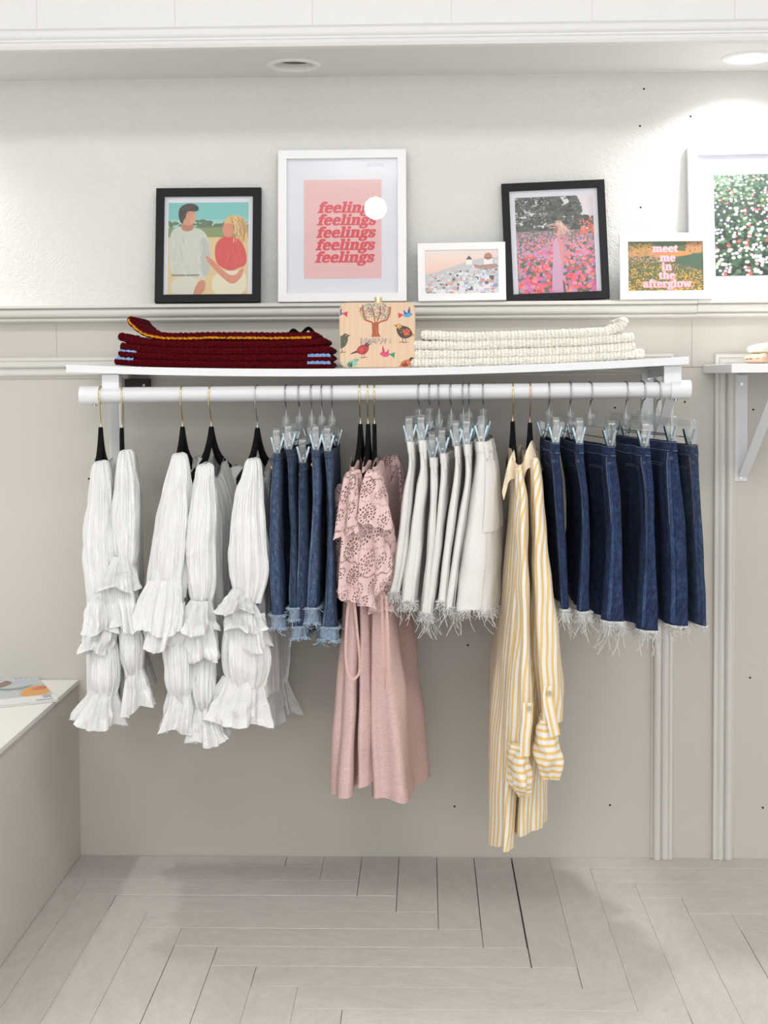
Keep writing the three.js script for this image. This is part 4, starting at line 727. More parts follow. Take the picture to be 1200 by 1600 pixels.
blouse(4, 'white gauze ruffled blouse hanging next to the cuffed denim shorts', -0.3626, { entry: -0.3711, hem: 0.4752, bodyDx: 0.006, stem: HK(-0.3626, 1.0376), metal: M.steel, hangerLabel: 'black velvet hanger with silver hook, beside the cuffed denim shorts',
  upper: [[0.9824, -0.3517, 0.0118], [0.9498, -0.3553, 0.0216], [0.891, -0.3618, 0.0314], [0.8254, -0.3631, 0.0374], [0.7729, -0.3624, 0.04], [0.7269, -0.3622, 0.0354], [0.6874, -0.3653, 0.025]],
  ruffles: [[[0.7193, -0.3799, 0.015], [0.6957, -0.3841, 0.0268], [0.6734, -0.3883, 0.0386]], [[0.7014, -0.371, 0.0157], [0.6619, -0.3754, 0.0354], [0.6356, -0.373, 0.0407]], [[0.661, -0.359, 0.0158], [0.6281, -0.3541, 0.0237], [0.595, -0.3498, 0.0283]]],
  lower: [[0.6659, -0.3708, 0.0396], [0.5996, -0.3715, 0.0475], [0.5532, -0.3707, 0.0476], [0.5133, -0.3704, 0.0364]], cuff: [[0.5344, -0.3801, 0.0389], [0.5012, -0.3851, 0.0502], [0.4746, -0.3913, 0.0601], [0.4413, -0.3957, 0.0694]], tilt: -0.013,
  farSleeve: { upper: [[0.9473, -0.3622, 0.0146], [0.8447, -0.3559, 0.0293], [0.6976, -0.3493, 0.0301], [0.6239, -0.3478, 0.025]], ruffles: [[[0.6829, -0.3487, 0.0265], [0.6091, -0.3494, 0.0383]]], lower: [[0.6239, -0.3382, 0.0272], [0.5499, -0.3412, 0.0295], [0.4981, -0.3417, 0.0251], [0.4684, -0.3419, 0.0177]], cuff: [[0.4833, -0.3433, 0.0221], [0.4388, -0.3422, 0.0354], [0.3897, -0.3398, 0.0472]], tilt: 0.012 } });

// ---------- shorts on clip hangers ----------
// rows: the near side seam from waist to hem; the waist runs away from the viewer between the two clips
function shorts(label, group, hx, rows, o) {
  const t = thing('shorts', label, 'shorts', group), nx = rows[0][1], sk = (nx - hx) / NEAR, ph = (o.ph ?? 0), zn = 0.445, zf = 0.105, zc = (zn + zf) / 2, rz = (zn - zf) / 2;
  const y0 = rows[0][0], y1 = rows[rows.length - 1][0], H = y0 - y1, band = 0.034 / H, cr = 0.62;
  const mat = o.mat, st = o.stitch, fl = o.flare ?? 0.004, so = { zc, rz, skew: sk, pinch: o.pinch ?? 0.45, far: o.far ?? 1, ex: 0.55, ez: 0.9, ph, noise: 0.0022, nf: 20, folds: [[4, 0.0004, fl, 0.3, 0.5], [7, 0.0003, fl * 0.6, 1.1, 0.3], [12, 0.0003, 0.0008, 0]] };
  add(t, 'seat', loft(rows, { ...so, nu: 96, nv: 44, v1: cr }), mat);
  const tl = o.tilt ?? 0, q = { ...so, nu: 110, nv: 34, v0: cr - 0.004, gap: 0.016, hem: tl ? (a, s, v) => tl * s * sstep(0.8, 1, v) : undefined };
  const near = loft(rows, { ...q, half: 1 }), far = loft(rows, { ...q, half: -1 });
  add(t, 'leg', near, mat); add(t, 'leg', far, mat);
  const wb = add(t, 'waistband', loft(rows, { ...so, nu: 96, nv: 8, v1: band, off: 0.0016 }), mat);
  const strip = (v, h, off, m, name, parent, a0 = -Math.PI, a1 = Math.PI) => add(parent, name, loft(rows, { ...so, nu: 96, nv: 1, v0: v, v1: v + h / H, off, a0, a1 }), m);
  strip(0.006, 0.0010, 0.0021, st, 'stitching', wb); strip(band - 0.006 / H, 0.0010, 0.0021, st, 'stitching', wb);
  // side seam with its row of stitches, belt loop, pocket edge and rivet on the near side
  const vis = o.side ?? 1;
  const vert = (a, da, v0, v1, off, m, name, parent = t) => add(parent, name, loft(rows, { ...so, nu: 3, nv: 44, v0, v1, a0: a - da, a1: a + da, off }), m);
  vert(0.27 * vis, 0.10, band, 0.985, 0.0010, o.seam ?? mat, 'side_seam'); vert(0.37 * vis, 0.012, band, cr * 0.92, 0.0014, st, 'seam_stitching');
  const lp = vert(0.16 * vis, 0.11, 0.02, band * 1.62, 0.0034, mat, 'belt_loop'); strip(band * 1.42, 0.001, 0.0042, st, 'stitching', lp, 0.05 * vis, 0.27 * vis); strip(band * 1.56, 0.001, 0.0042, st, 'stitching', lp, 0.05 * vis, 0.27 * vis);
  if (o.pocket !== false) {
    // patch of the hip pocket on the side that shows, with its stitched opening
    const a0 = vis * (o.mat === MC.white ? 0.03 : 0.55), a1 = vis * 1.35, lo = Math.min(a0, a1), hi = Math.max(a0, a1);
    const pk = add(t, 'pocket', loft(rows, { ...so, nu: 16, nv: 14, v0: band * 1.9, v1: cr * 0.93, a0: lo, a1: hi, off: 0.0028 }), mat);
    add(pk, 'stitching', loft(rows, { ...so, nu: 16, nv: 1, v0: band * 2.0, v1: band * 2.0 + 0.001 / H, a0: lo, a1: hi, off: 0.0033 }), st);
    add(pk, 'stitching', loft(rows, { ...so, nu: 16, nv: 1, v0: band * 2.2, v1: band * 2.2 + 0.001 / H, a0: lo, a1: hi, off: 0.0033 }), st);
    if (o.rivet) { const m = add(pk, 'rivet', new THREE.SphereGeometry(0.0042, 12, 8), MC.copper), g = loft(rows, { ...so, nu: 1, nv: 1, v0: band * 2.1, v1: band * 2.2, a0: vis * 0.5, a1: vis * 0.55, off: 0.001 }).attributes.position; m.position.set(g.getX(0), g.getY(0), g.getZ(0)); m.scale.set(0.8, 1, 0.8); }
  }
  if (o.cuff) {                       // turned-up cuff: the paler inside of the cloth, frayed at both edges
    const c0 = 1 - o.cuff / H, c1 = 1.0, q2 = { ...q, nu: 110, nv: 12, v0: c0, v1: c1, off: 0.0042, noise: 0.005, nf: 32 };
    const cn = loft(rows, { ...q2, half: 1 }), cf = loft(rows, { ...q2, half: -1 });
    add(t, 'cuff', cn, MC.denimInside); add(t, 'cuff', cf, MC.denimInside);
    add(t, 'cuff_stitching', loft(rows, { ...q2, half: 1, nv: 1, v0: lerp(c0, c1, 0.42), v1: lerp(c0, c1, 0.42) + 0.001 / H, off: 0.0049 }), MC.stitch);
    const topEdge = loft(rows, { ...q2, half: 1, nv: 1, v0: c0, v1: c0 + 0.004 });
    const fz = [threads(topEdge, 110, 260, 0.007, { curl: 1.3, r: 0.0008, to: 0.7 }), threads(cn, 110, 260, 0.009, { curl: 1.0, r: 0.0008, to: 0.7 })];
    add(t, 'frayed_edge', merged(fz), MC.threadBlue).userData.kind = 'stuff';
  } else {
    const n = o.fray ?? 130, fz = [threads(near, 110, n * 2, o.frayLen ?? 0.016, { curl: 0.5, to: 0.7, spread: 0.007, r: 0.0006 }), threads(far, 110, n, o.frayLen ?? 0.016, { curl: 0.5, to: 0.7, spread: 0.007, r: 0.0006 }), threads(near, 110, 420, 0.007, { curl: 1.2, to: 0.7 })];
    add(t, 'frayed_hem', merged(fz), MC.thread).userData.kind = 'stuff';
  }
  clipHanger(o.hangerLabel, hx, nx, -0.052 + (o.drop ?? 0) * 0.5, y0 + 0.046 - rodY(hx), o.hgroup);
  return t;
}
const ordinal = ['leftmost', 'second', 'third', 'fourth', 'fifth', 'sixth', 'rightmost'];
{
  const G = 'cuffed denim shorts', HG = 'clip hangers with cuffed denim shorts';
  const A = [
    [-0.2997, [[0.997, -0.3029, 0.0138], [0.9747, -0.3037, 0.0158], [0.9485, -0.3047, 0.0164], [0.9025, -0.3071, 0.0184], [0.8499, -0.3076, 0.0197], [0.7707, -0.3077, 0.0217], [0.6914, -0.3058, 0.0218], [0.6331, -0.3044, 0.0224]], { mat: MC.denimFaded, rivet: true }],
    [-0.2705, [[1.0047, -0.2785, 0.0092], [0.9838, -0.2735, 0.0118], [0.9483, -0.2725, 0.0118], [0.9024, -0.2716, 0.0118], [0.8498, -0.2694, 0.0118], [0.7707, -0.2688, 0.0145], [0.6914, -0.2689, 0.0178], [0.649, -0.268, 0.0191]], { mat: MC.denimMid }],
    [-0.244, [[0.9772, -0.2498, 0.0112], [0.9402, -0.2501, 0.0126], [0.874, -0.25, 0.0132], [0.7679, -0.2509, 0.0159], [0.6747, -0.2551, 0.0166], [0.6079, -0.2596, 0.0166]], { mat: MC.denimMid }],
    [-0.2218, [[1.0032, -0.2228, 0.0124], [0.9835, -0.2217, 0.0138], [0.9481, -0.2213, 0.0131], [0.9022, -0.2217, 0.0118], [0.8496, -0.2241, 0.0125], [0.7706, -0.2287, 0.0151], [0.6913, -0.2327, 0.0184], [0.6384, -0.2344, 0.0198]], { mat: MC.denimFaded, rivet: true }],
    [-0.1995, [[1.0005, -0.1986, 0.0105], [0.9808, -0.1968, 0.0098], [0.948, -0.1951, 0.0092], [0.9021, -0.1942, 0.0092], [0.8496, -0.1933, 0.0092], [0.7705, -0.1945, 0.0138], [0.6781, -0.1966, 0.0191], [0.6318, -0.1996, 0.0257], [0.5907, -0.1999, 0.027]], { mat: MC.denimFaded }],
  ];
  A.forEach(([hx, rows, o], i) => shorts(['cuffed mid-blue denim shorts hanging beside the last white blouse', 'cuffed blue denim shorts, second from the left', 'darker cuffed denim shorts hanging lower, third from the left', 'cuffed blue denim shorts, fourth from the left', 'cuffed blue denim shorts with an open frayed leg beside the pink tops'][i], G, hx, rows,
    { ...o, tilt: [0.004, 0.006, 0.008, 0.008, 0.022][i], stitch: MC.stitch, seam: MC.seamA, cuff: [0.026, 0.034, 0.03, 0.036, 0.05][i], ph: i * 1.3, side: -1, hgroup: HG, hangerLabel: ['clear clip hanger holding the leftmost cuffed denim shorts', 'clear clip hanger holding the second cuffed denim shorts', 'clear clip hanger holding the darker cuffed denim shorts', 'clear clip hanger holding the fourth cuffed denim shorts', 'clear clip hanger holding the cuffed shorts beside the pink tops'][i] }));
}
{
  const G = 'frayed white shorts', HG = 'clip hangers with white shorts';
  const A = [
    [-0.0107, [[1.0193, -0.0306, 0.0098], [0.9866, -0.0275, 0.0091], [0.9605, -0.029, 0.0091], [0.9278, -0.0343, 0.0118], [0.8754, -0.0399, 0.0144], [0.8097, -0.0474, 0.0164], [0.7439, -0.0569, 0.0151], [0.6965, -0.0644, 0.0144]]],
    [0.0128, [[1.0218, -0.0058, 0.0111], [0.9865, -0.0034, 0.0111], [0.9604, -0.0035, 0.0111], [0.9277, -0.0082, 0.0144], [0.8753, -0.0144, 0.0163], [0.8097, -0.0219, 0.0183], [0.7439, -0.0301, 0.0196], [0.6779, -0.0363, 0.0203]]],
    [0.0322, [[0.9866, 0.0163, 0.0112], [0.9458, 0.0174, 0.0112], [0.8996, 0.0166, 0.0105], [0.8071, 0.0116, 0.0112], [0.7276, 0.0039, 0.0119], [0.6545, -0.0036, 0.0112]]],
    [0.0585, [[0.995, 0.0365, 0.0105], [0.953, 0.0377, 0.0105], [0.907, 0.0336, 0.0118], [0.8083, 0.0233, 0.0125], [0.7291, 0.0138, 0.0125], [0.6523, 0.0042, 0.0125]]],
    [0.0848, [[1.0098, 0.0651, 0.0091], [0.9732, 0.0663, 0.0091], [0.9405, 0.0642, 0.0111], [0.8751, 0.0555, 0.0144], [0.8095, 0.0468, 0.015], [0.7438, 0.0393, 0.0157], [0.6792, 0.0338, 0.017]]],
    [0.0972, [[1.0131, 0.0862, 0.0104], [0.9725, 0.0887, 0.0105], [0.9397, 0.088, 0.0111], [0.874, 0.0786, 0.0137], [0.8082, 0.0686, 0.0144], [0.7423, 0.0585, 0.0151], [0.6655, 0.0497, 0.0158]]],
    [0.1276, [[1.0186, 0.1165, 0.0175], [0.986, 0.1197, 0.0221], [0.9534, 0.1196, 0.0273], [0.9011, 0.1175, 0.0345], [0.8356, 0.1121, 0.0424], [0.77, 0.106, 0.0483], [0.7042, 0.0999, 0.049], [0.6594, 0.0972, 0.0491]]],
  ];
  A.forEach(([hx, rows], i) => shorts(['frayed white denim shorts hanging beside the pink tops', 'frayed white denim shorts, second from the left', 'frayed white shorts hanging lower, third from the left', 'frayed white shorts, fourth from the left', 'frayed white denim shorts, fifth from the left', 'frayed white denim shorts, sixth from the left', 'frayed white denim shorts beside the yellow striped shirts, back pocket showing'][i], G, hx, rows,
    { mat: MC.white, stitch: MC.stitchWhite, pocket: i === 6, tilt: 0.014, ph: 3 + i * 0.9, side: 1, fray: 150, frayLen: 0.027, pinch: i === 6 ? 0.1 : 0.45, hgroup: HG, hangerLabel: ['clear clip hanger holding the white shorts beside the pink tops', 'clear clip hanger holding the second white shorts', 'clear clip hanger holding the third white shorts', 'clear clip hanger holding the fourth white shorts', 'clear clip hanger holding the fifth white shorts', 'clear clip hanger holding the sixth white shorts', 'clear clip hanger holding the white shorts beside the yellow shirts'][i] }));
}
{
  const G = 'frayed dark denim shorts', HG = 'clip hangers with dark denim shorts';
  const A = [
    [0.269, [[1.0154, 0.2683, 0.0097], [0.9802, 0.2683, 0.0149], [0.9463, 0.2716, 0.0156], [0.9123, 0.2742, 0.0156], [0.8483, 0.2787, 0.0149], [0.7696, 0.2832, 0.0143], [0.704, 0.2865, 0.0137], [0.6737, 0.2878, 0.0137]]],
    [0.3151, [[1.0138, 0.3163, 0.0097], [0.98, 0.3176, 0.0136], [0.9461, 0.3228, 0.0136], [0.9122, 0.3273, 0.013], [0.8481, 0.33, 0.0117], [0.7696, 0.3287, 0.013], [0.7039, 0.3262, 0.0156], [0.6684, 0.3256, 0.0176]]],
    [0.3578, [[1.0083, 0.3809, 0.0123], [0.9732, 0.3823, 0.0175], [0.9458, 0.3849, 0.0188], [0.9119, 0.3889, 0.0201], [0.848, 0.3929, 0.0188], [0.7694, 0.393, 0.0214], [0.7038, 0.3912, 0.026], [0.6473, 0.3893, 0.0293]]],
    [0.4347, [[1.0067, 0.4494, 0.0148], [0.9729, 0.4527, 0.0181], [0.9456, 0.456, 0.0161], [0.9117, 0.4587, 0.0149], [0.8478, 0.4602, 0.0149], [0.7693, 0.4611, 0.0194], [0.7038, 0.4606, 0.0253], [0.6289, 0.4595, 0.0305]]],
    [0.469, [[1.0169, 0.5074, 0.0122], [0.9818, 0.5069, 0.0181], [0.9454, 0.5096, 0.0232], [0.9115, 0.5123, 0.0258], [0.8476, 0.5171, 0.0278], [0.7692, 0.5206, 0.0285], [0.7037, 0.5222, 0.0298], [0.6394, 0.5218, 0.0318]]],
    [0.5005, [[1.0102, 0.548, 0.0155], [0.9725, 0.5514, 0.0135], [0.9452, 0.5528, 0.0122], [0.9114, 0.5549, 0.0116], [0.8475, 0.559, 0.0116], [0.7691, 0.5626, 0.0123], [0.7036, 0.5662, 0.0129], [0.6394, 0.5691, 0.013]]],
  ];
  A.forEach(([hx, rows], i) => shorts(['frayed dark blue denim shorts beside the yellow striped shirts', 'frayed dark blue denim shorts, second after the yellow shirts', 'frayed dark blue denim shorts with a torn hem, third after the yellow shirts', 'frayed dark blue denim shorts with loops of white thread, fourth after the yellow shirts', 'frayed dark blue denim shorts, second from the right end of the rod', 'faded dark blue denim shorts nearest the right end of the rod'][i], G, hx, rows,
    { seam: MC.seamC, mat: i === 5 ? MC.denimMid : MC.denimDeep, stitch: i === 5 ? MC.stitch : MC.stitchPale, ph: 8 + i * 1.1, side: -1, far: 0.8, flare: 0.003, pinch: 0.6, fray: [190, 220, 220, 200, 90, 16][i], frayLen: [0.032, 0.028, 0.034, 0.026, 0.018, 0.006][i], hgroup: HG, hangerLabel: ['clear clip hanger holding the first dark denim shorts after the yellow shirts', 'clear clip hanger holding the second dark denim shorts', 'clear clip hanger holding the third dark denim shorts', 'clear clip hanger holding the fourth dark denim shorts', 'clear clip hanger holding the fifth dark denim shorts', 'clear clip hanger nearest the right end of the rod'][i] }));
}

// ---------- pink tops with eyelet ruffles ----------
const slub = (() => { const a = tile(3, 40, 512, 512, 500), b = tile(9, 90, 512, 512, 520), c = tile(5, 3, 512, 512, 540); return dataTex(512, 512, (x, y) => { const v = 0.93 + 0.05 * a(x, y) + 0.045 * b(x, y) + 0.015 * c(x, y); return [v, v * 0.985, v * 0.98]; }, true); })();
MC.pink = cloth({ color: rgb(0.78, 0.575, 0.555), map: rep(slub, 4) });
MC.pinkTie = cloth({ color: rgb(0.78, 0.52, 0.48), map: rep(slub, 4) });
// eyelet embroidery: rings of small cut holes round a flower, a row of holes along the scalloped edge
const eyeDraw = (bg, fg, rim) => canvas(512, 512, (x, w, h) => {
  x.fillStyle = bg; x.fillRect(0, 0, w, h);
  const hole = (cx, cy, rx, ry, rot) => { if (rim) blob(x, cx, cy, rx + 5, ry + 5, rim, rot); blob(x, cx, cy, rx, ry, fg, rot); };
  const flower = (cx, cy) => { hole(cx, cy, 7, 7, 0); [[7, 24], [12, 62], [18, 104]].forEach(([n, r], k) => { for (let i = 0; i < n; i++) { const a = i / n * 6.283 + k * 0.2; hole(cx + Math.cos(a) * r, cy + Math.sin(a) * r, 11 + k, 7 + k, a); } }); };
  for (const [a, b] of [[128, 128], [384, 384], [128, 640], [640, 128], [384, -128], [-128, 384]]) flower(a, b);
  for (const [a, b] of [[384, 128], [128, 384]]) { for (const [n, r] of [[7, 24], [13, 66]]) for (let i = 0; i < n; i++) { const q = i / n * 6.283; hole(a + Math.cos(q) * r, b + Math.sin(q) * r, 10, 7, q); } }
  for (let i = 0; i < 24; i++) { hole(i * 21.33, 256 + 10 * Math.sin(i * 0.785), 6, 9, 0); hole(i * 21.33, 510 * (i % 2 ? 1 : 0), 5, 7, 0); }
});
const eyeAlpha = eyeDraw('#ffffff', '#000000', null), eyeCol = eyeDraw('#f8f8f8', '#f8f8f8', '#e6e2e2');
for (const e of [eyeAlpha, eyeCol]) { e.wrapS = e.wrapT = THREE.RepeatWrapping; e.repeat.set(12.5, 12.5); }
eyeAlpha.colorSpace = THREE.NoColorSpace;
MC.eyelet = cloth({ color: rgb(0.79, 0.575, 0.56), map: eyeCol, alphaMap: eyeAlpha, alphaTest: 0.5 });
function ribbon(pts, w, m, parent, name) {              // a flat tape run along points, w wide across x
  const c = new THREE.CatmullRomCurve3(pts.map(p => V3(...p))), pos = [], idx = [], uv = [], n = 48;
  for (let i = 0; i <= n; i++) { const p = c.getPoint(i / n), d = c.getTangent(i / n); const s = V3(d.y, -d.x, 0.35).normalize(); for (const k of [-1, 1]) { pos.push(p.x + s.x * k * w / 2, p.y + s.y * k * w / 2, p.z + s.z * k * w / 2); uv.push(k * w / 2, i / n * 0.3); } }
  for (let i = 0; i < n; i++) { const a = 2 * i; idx.push(a, a + 1, a + 2, a + 1, a + 3, a + 2); }
  const g = new THREE.BufferGeometry(); g.setAttribute('position', new THREE.Float32BufferAttribute(pos, 3)); g.setAttribute('uv', new THREE.Float32BufferAttribute(uv, 2)); g.setIndex(idx); g.computeVertexNormals(); return add(parent, name, g, m);
}
function eyeletFrill(rows, o) { return loft([[rows[0][0] + 0.003, rows[0][1], 0.0015], ...rows], { nu: 120, nv: 40, ex: 0.9, ez: 0.9, ...o, folds: [[4, 0.001, o.amp ?? 0.011, o.ph], [7, 0.0005, (o.amp ?? 0.011) * 0.55, 1 + o.ph, 1], [2, 0, 0.004, o.ph * 2]], hem: (a, s, v) => v * (0.005 * Math.abs(Math.sin(6 * a)) + (o.tilt ?? 0) * Math.sin(a + (o.tp ?? 0))) }); }
function pinkTop(i, label, hx, b) {
  const t = thing('pink_top', label, 'top', 'pink tops with eyelet ruffles'), nx = b.body[0][1], sk = (nx - hx) / NEAR * 0.9;
  const yS = b.body[0][0], stemY = rodY(hx) + b.stem, armY = dz => stemY - 0.056 - 0.33 * Math.max(0, dz - 0.06);
  const neck = (s, sa, v) => { const dz = Math.abs(0.15 * s - 0.01), c = dz < 0.11 ? Math.cos(Math.PI / 2 * dz / 0.11) ** 2 : 0; return (armY(Math.max(dz, 0.075)) + 0.004 - yS - c * (sa > 0 ? 0.065 : 0.02)) * (1 - v) ** 5; };
  add(t, 'body', loft(b.body, { zc: b.zc ?? 0.27, rz: b.rz ?? 0.15, skew: b.sk ?? sk, ex: 0.7, ez: 0.85, nu: 128, nv: 90, top: neck, ph: i * 2.1, noise: 0.003, nf: 12, folds: [[5, 0.0006, b.fold ?? 0.012, 0.4], [8, 0.0003, 0.005, 1.3], [3, 0, 0.006, 2]], hem: (a, s, v) => v * v * 0.007 * Math.sin(2 * a + i) }), MC.pink);
  b.frills.forEach(([rows, z, r, o], k) => add(t, 'eyelet_ruffle', eyeletFrill(rows, { zc: z, rz: v => r * (0.6 + 0.6 * v), ph: i * 1.3 + k, ...o }), MC.eyelet));
  for (const p of b.ties) ribbon(p, 0.0055, MC.pinkTie, t, 'waist_tie');
  velvetHanger(b.hangerLabel, hx, nx, M.gold, b.stem);
}
pinkTop(0, 'pink top with eyelet ruffles hanging next to the denim shorts, long tie loop', -0.1383, { stem: HK(-0.1383, 1.0448), hangerLabel: 'black velvet hanger with gold hook, left of the three pink tops', fold: 0.011,
  body: [[0.9771, -0.1486, 0.0092], [0.9468, -0.1501, 0.0118], [0.8742, -0.1506, 0.0171], [0.7684, -0.154, 0.0185], [0.6887, -0.1546, 0.0211], [0.6089, -0.1565, 0.0265], [0.5289, -0.1597, 0.0305], [0.4486, -0.1629, 0.0345], [0.3681, -0.1675, 0.0372], [0.2794, -0.1728, 0.0393]],
  frills: [[[[0.9574, -0.1483, 0.0111], [0.9155, -0.1512, 0.019], [0.8762, -0.1528, 0.0203], [0.8303, -0.1557, 0.0229]], 0.44, 0.035, { tilt: 0.012 }], [[[0.8757, -0.1485, 0.0157], [0.81, -0.1496, 0.0216], [0.7441, -0.1481, 0.0276], [0.6913, -0.1465, 0.0283]], 0.435, 0.035, { ph: 2, tilt: -0.014, amp: 0.015 }], [[[0.9214, -0.1635, 0.0189], [0.8401, -0.1628, 0.023], [0.7587, -0.1613, 0.0237], [0.6838, -0.1625, 0.0244]], 0.34, 0.06, { ph: 4 }]],
  ties: [[[-0.1543, 0.7127, 0.455], [-0.161, 0.635, 0.462], [-0.1614, 0.5697, 0.465], [-0.155, 0.5423, 0.466], [-0.1471, 0.5359, 0.467], [-0.1366, 0.5449, 0.466], [-0.1339, 0.5697, 0.465], [-0.1388, 0.635, 0.462], [-0.1465, 0.7127, 0.455]]] });
pinkTop(1, 'pink top with eyelet ruffles squeezed between two other pink tops', -0.1217, { stem: HK(-0.1217, 1.0447), hangerLabel: 'black velvet hanger with gold hook, middle of the three pink tops', sk: -0.12,
  body: [[0.9591, -0.1257, 0.0073], [0.9245, -0.1266, 0.0106], [0.8444, -0.1258, 0.0147], [0.7374, -0.1252, 0.0187], [0.6568, -0.1231, 0.0214], [0.5626, -0.1223, 0.0227], [0.441, -0.1231, 0.0281], [0.3326, -0.1252, 0.0322], [0.2945, -0.1261, 0.0343]],
  frills: [[[[0.9269, -0.1226, 0.0132], [0.8741, -0.1243, 0.0171], [0.808, -0.126, 0.0211], [0.7418, -0.1225, 0.0198], [0.6821, -0.1216, 0.0159]], 0.42, 0.03, { ph: 1 }]], ties: [] });
pinkTop(2, 'pink top with eyelet ruffles hanging next to the white shorts', -0.1078, { stem: HK(-0.1078, 1.0447), hangerLabel: 'black velvet hanger with gold hook, right of the three pink tops', sk: -0.16, fold: 0.010,
  body: [[0.9808, -0.1038, 0.0092], [0.9466, -0.1041, 0.0145], [0.8741, -0.1032, 0.0171], [0.7683, -0.1006, 0.0191], [0.6887, -0.0984, 0.0218], [0.6089, -0.095, 0.0284], [0.5289, -0.0915, 0.0351], [0.4487, -0.088, 0.0404], [0.3683, -0.0845, 0.0444], [0.2635, -0.0812, 0.0485]],
  frills: [[[[0.9576, -0.1037, 0.0137], [0.9223, -0.1052, 0.0254], [0.8897, -0.1035, 0.0313], [0.8478, -0.1005, 0.0359]], 0.445, 0.04, { tilt: -0.012, amp: 0.008 }], [[[0.8603, -0.1026, 0.0248], [0.8105, -0.0996, 0.032], [0.7579, -0.0954, 0.0327], [0.7118, -0.0983, 0.0223]], 0.435, 0.04, { ph: 3, tilt: 0.012, amp: 0.014 }], [[[0.8321, -0.083, 0.0146], [0.7655, -0.0834, 0.0212], [0.6987, -0.0911, 0.0206], [0.6653, -0.0946, 0.02]], 0.40, 0.035, { ph: 5 }], [[[0.9722, -0.0755, 0.0171], [0.8937, -0.0688, 0.0214], [0.8079, -0.065, 0.0228], [0.7363, -0.064, 0.0214]], 0.18, 0.05, { ph: 6 }]],
  ties: [[[-0.0877, 0.706, 0.455], [-0.0867, 0.6276, 0.458], [-0.0844, 0.5621, 0.46], [-0.0821, 0.5119, 0.46]], [[-0.0797, 0.7063, 0.457], [-0.0762, 0.6284, 0.462], [-0.0752, 0.563, 0.464], [-0.0794, 0.5102, 0.464]]] });

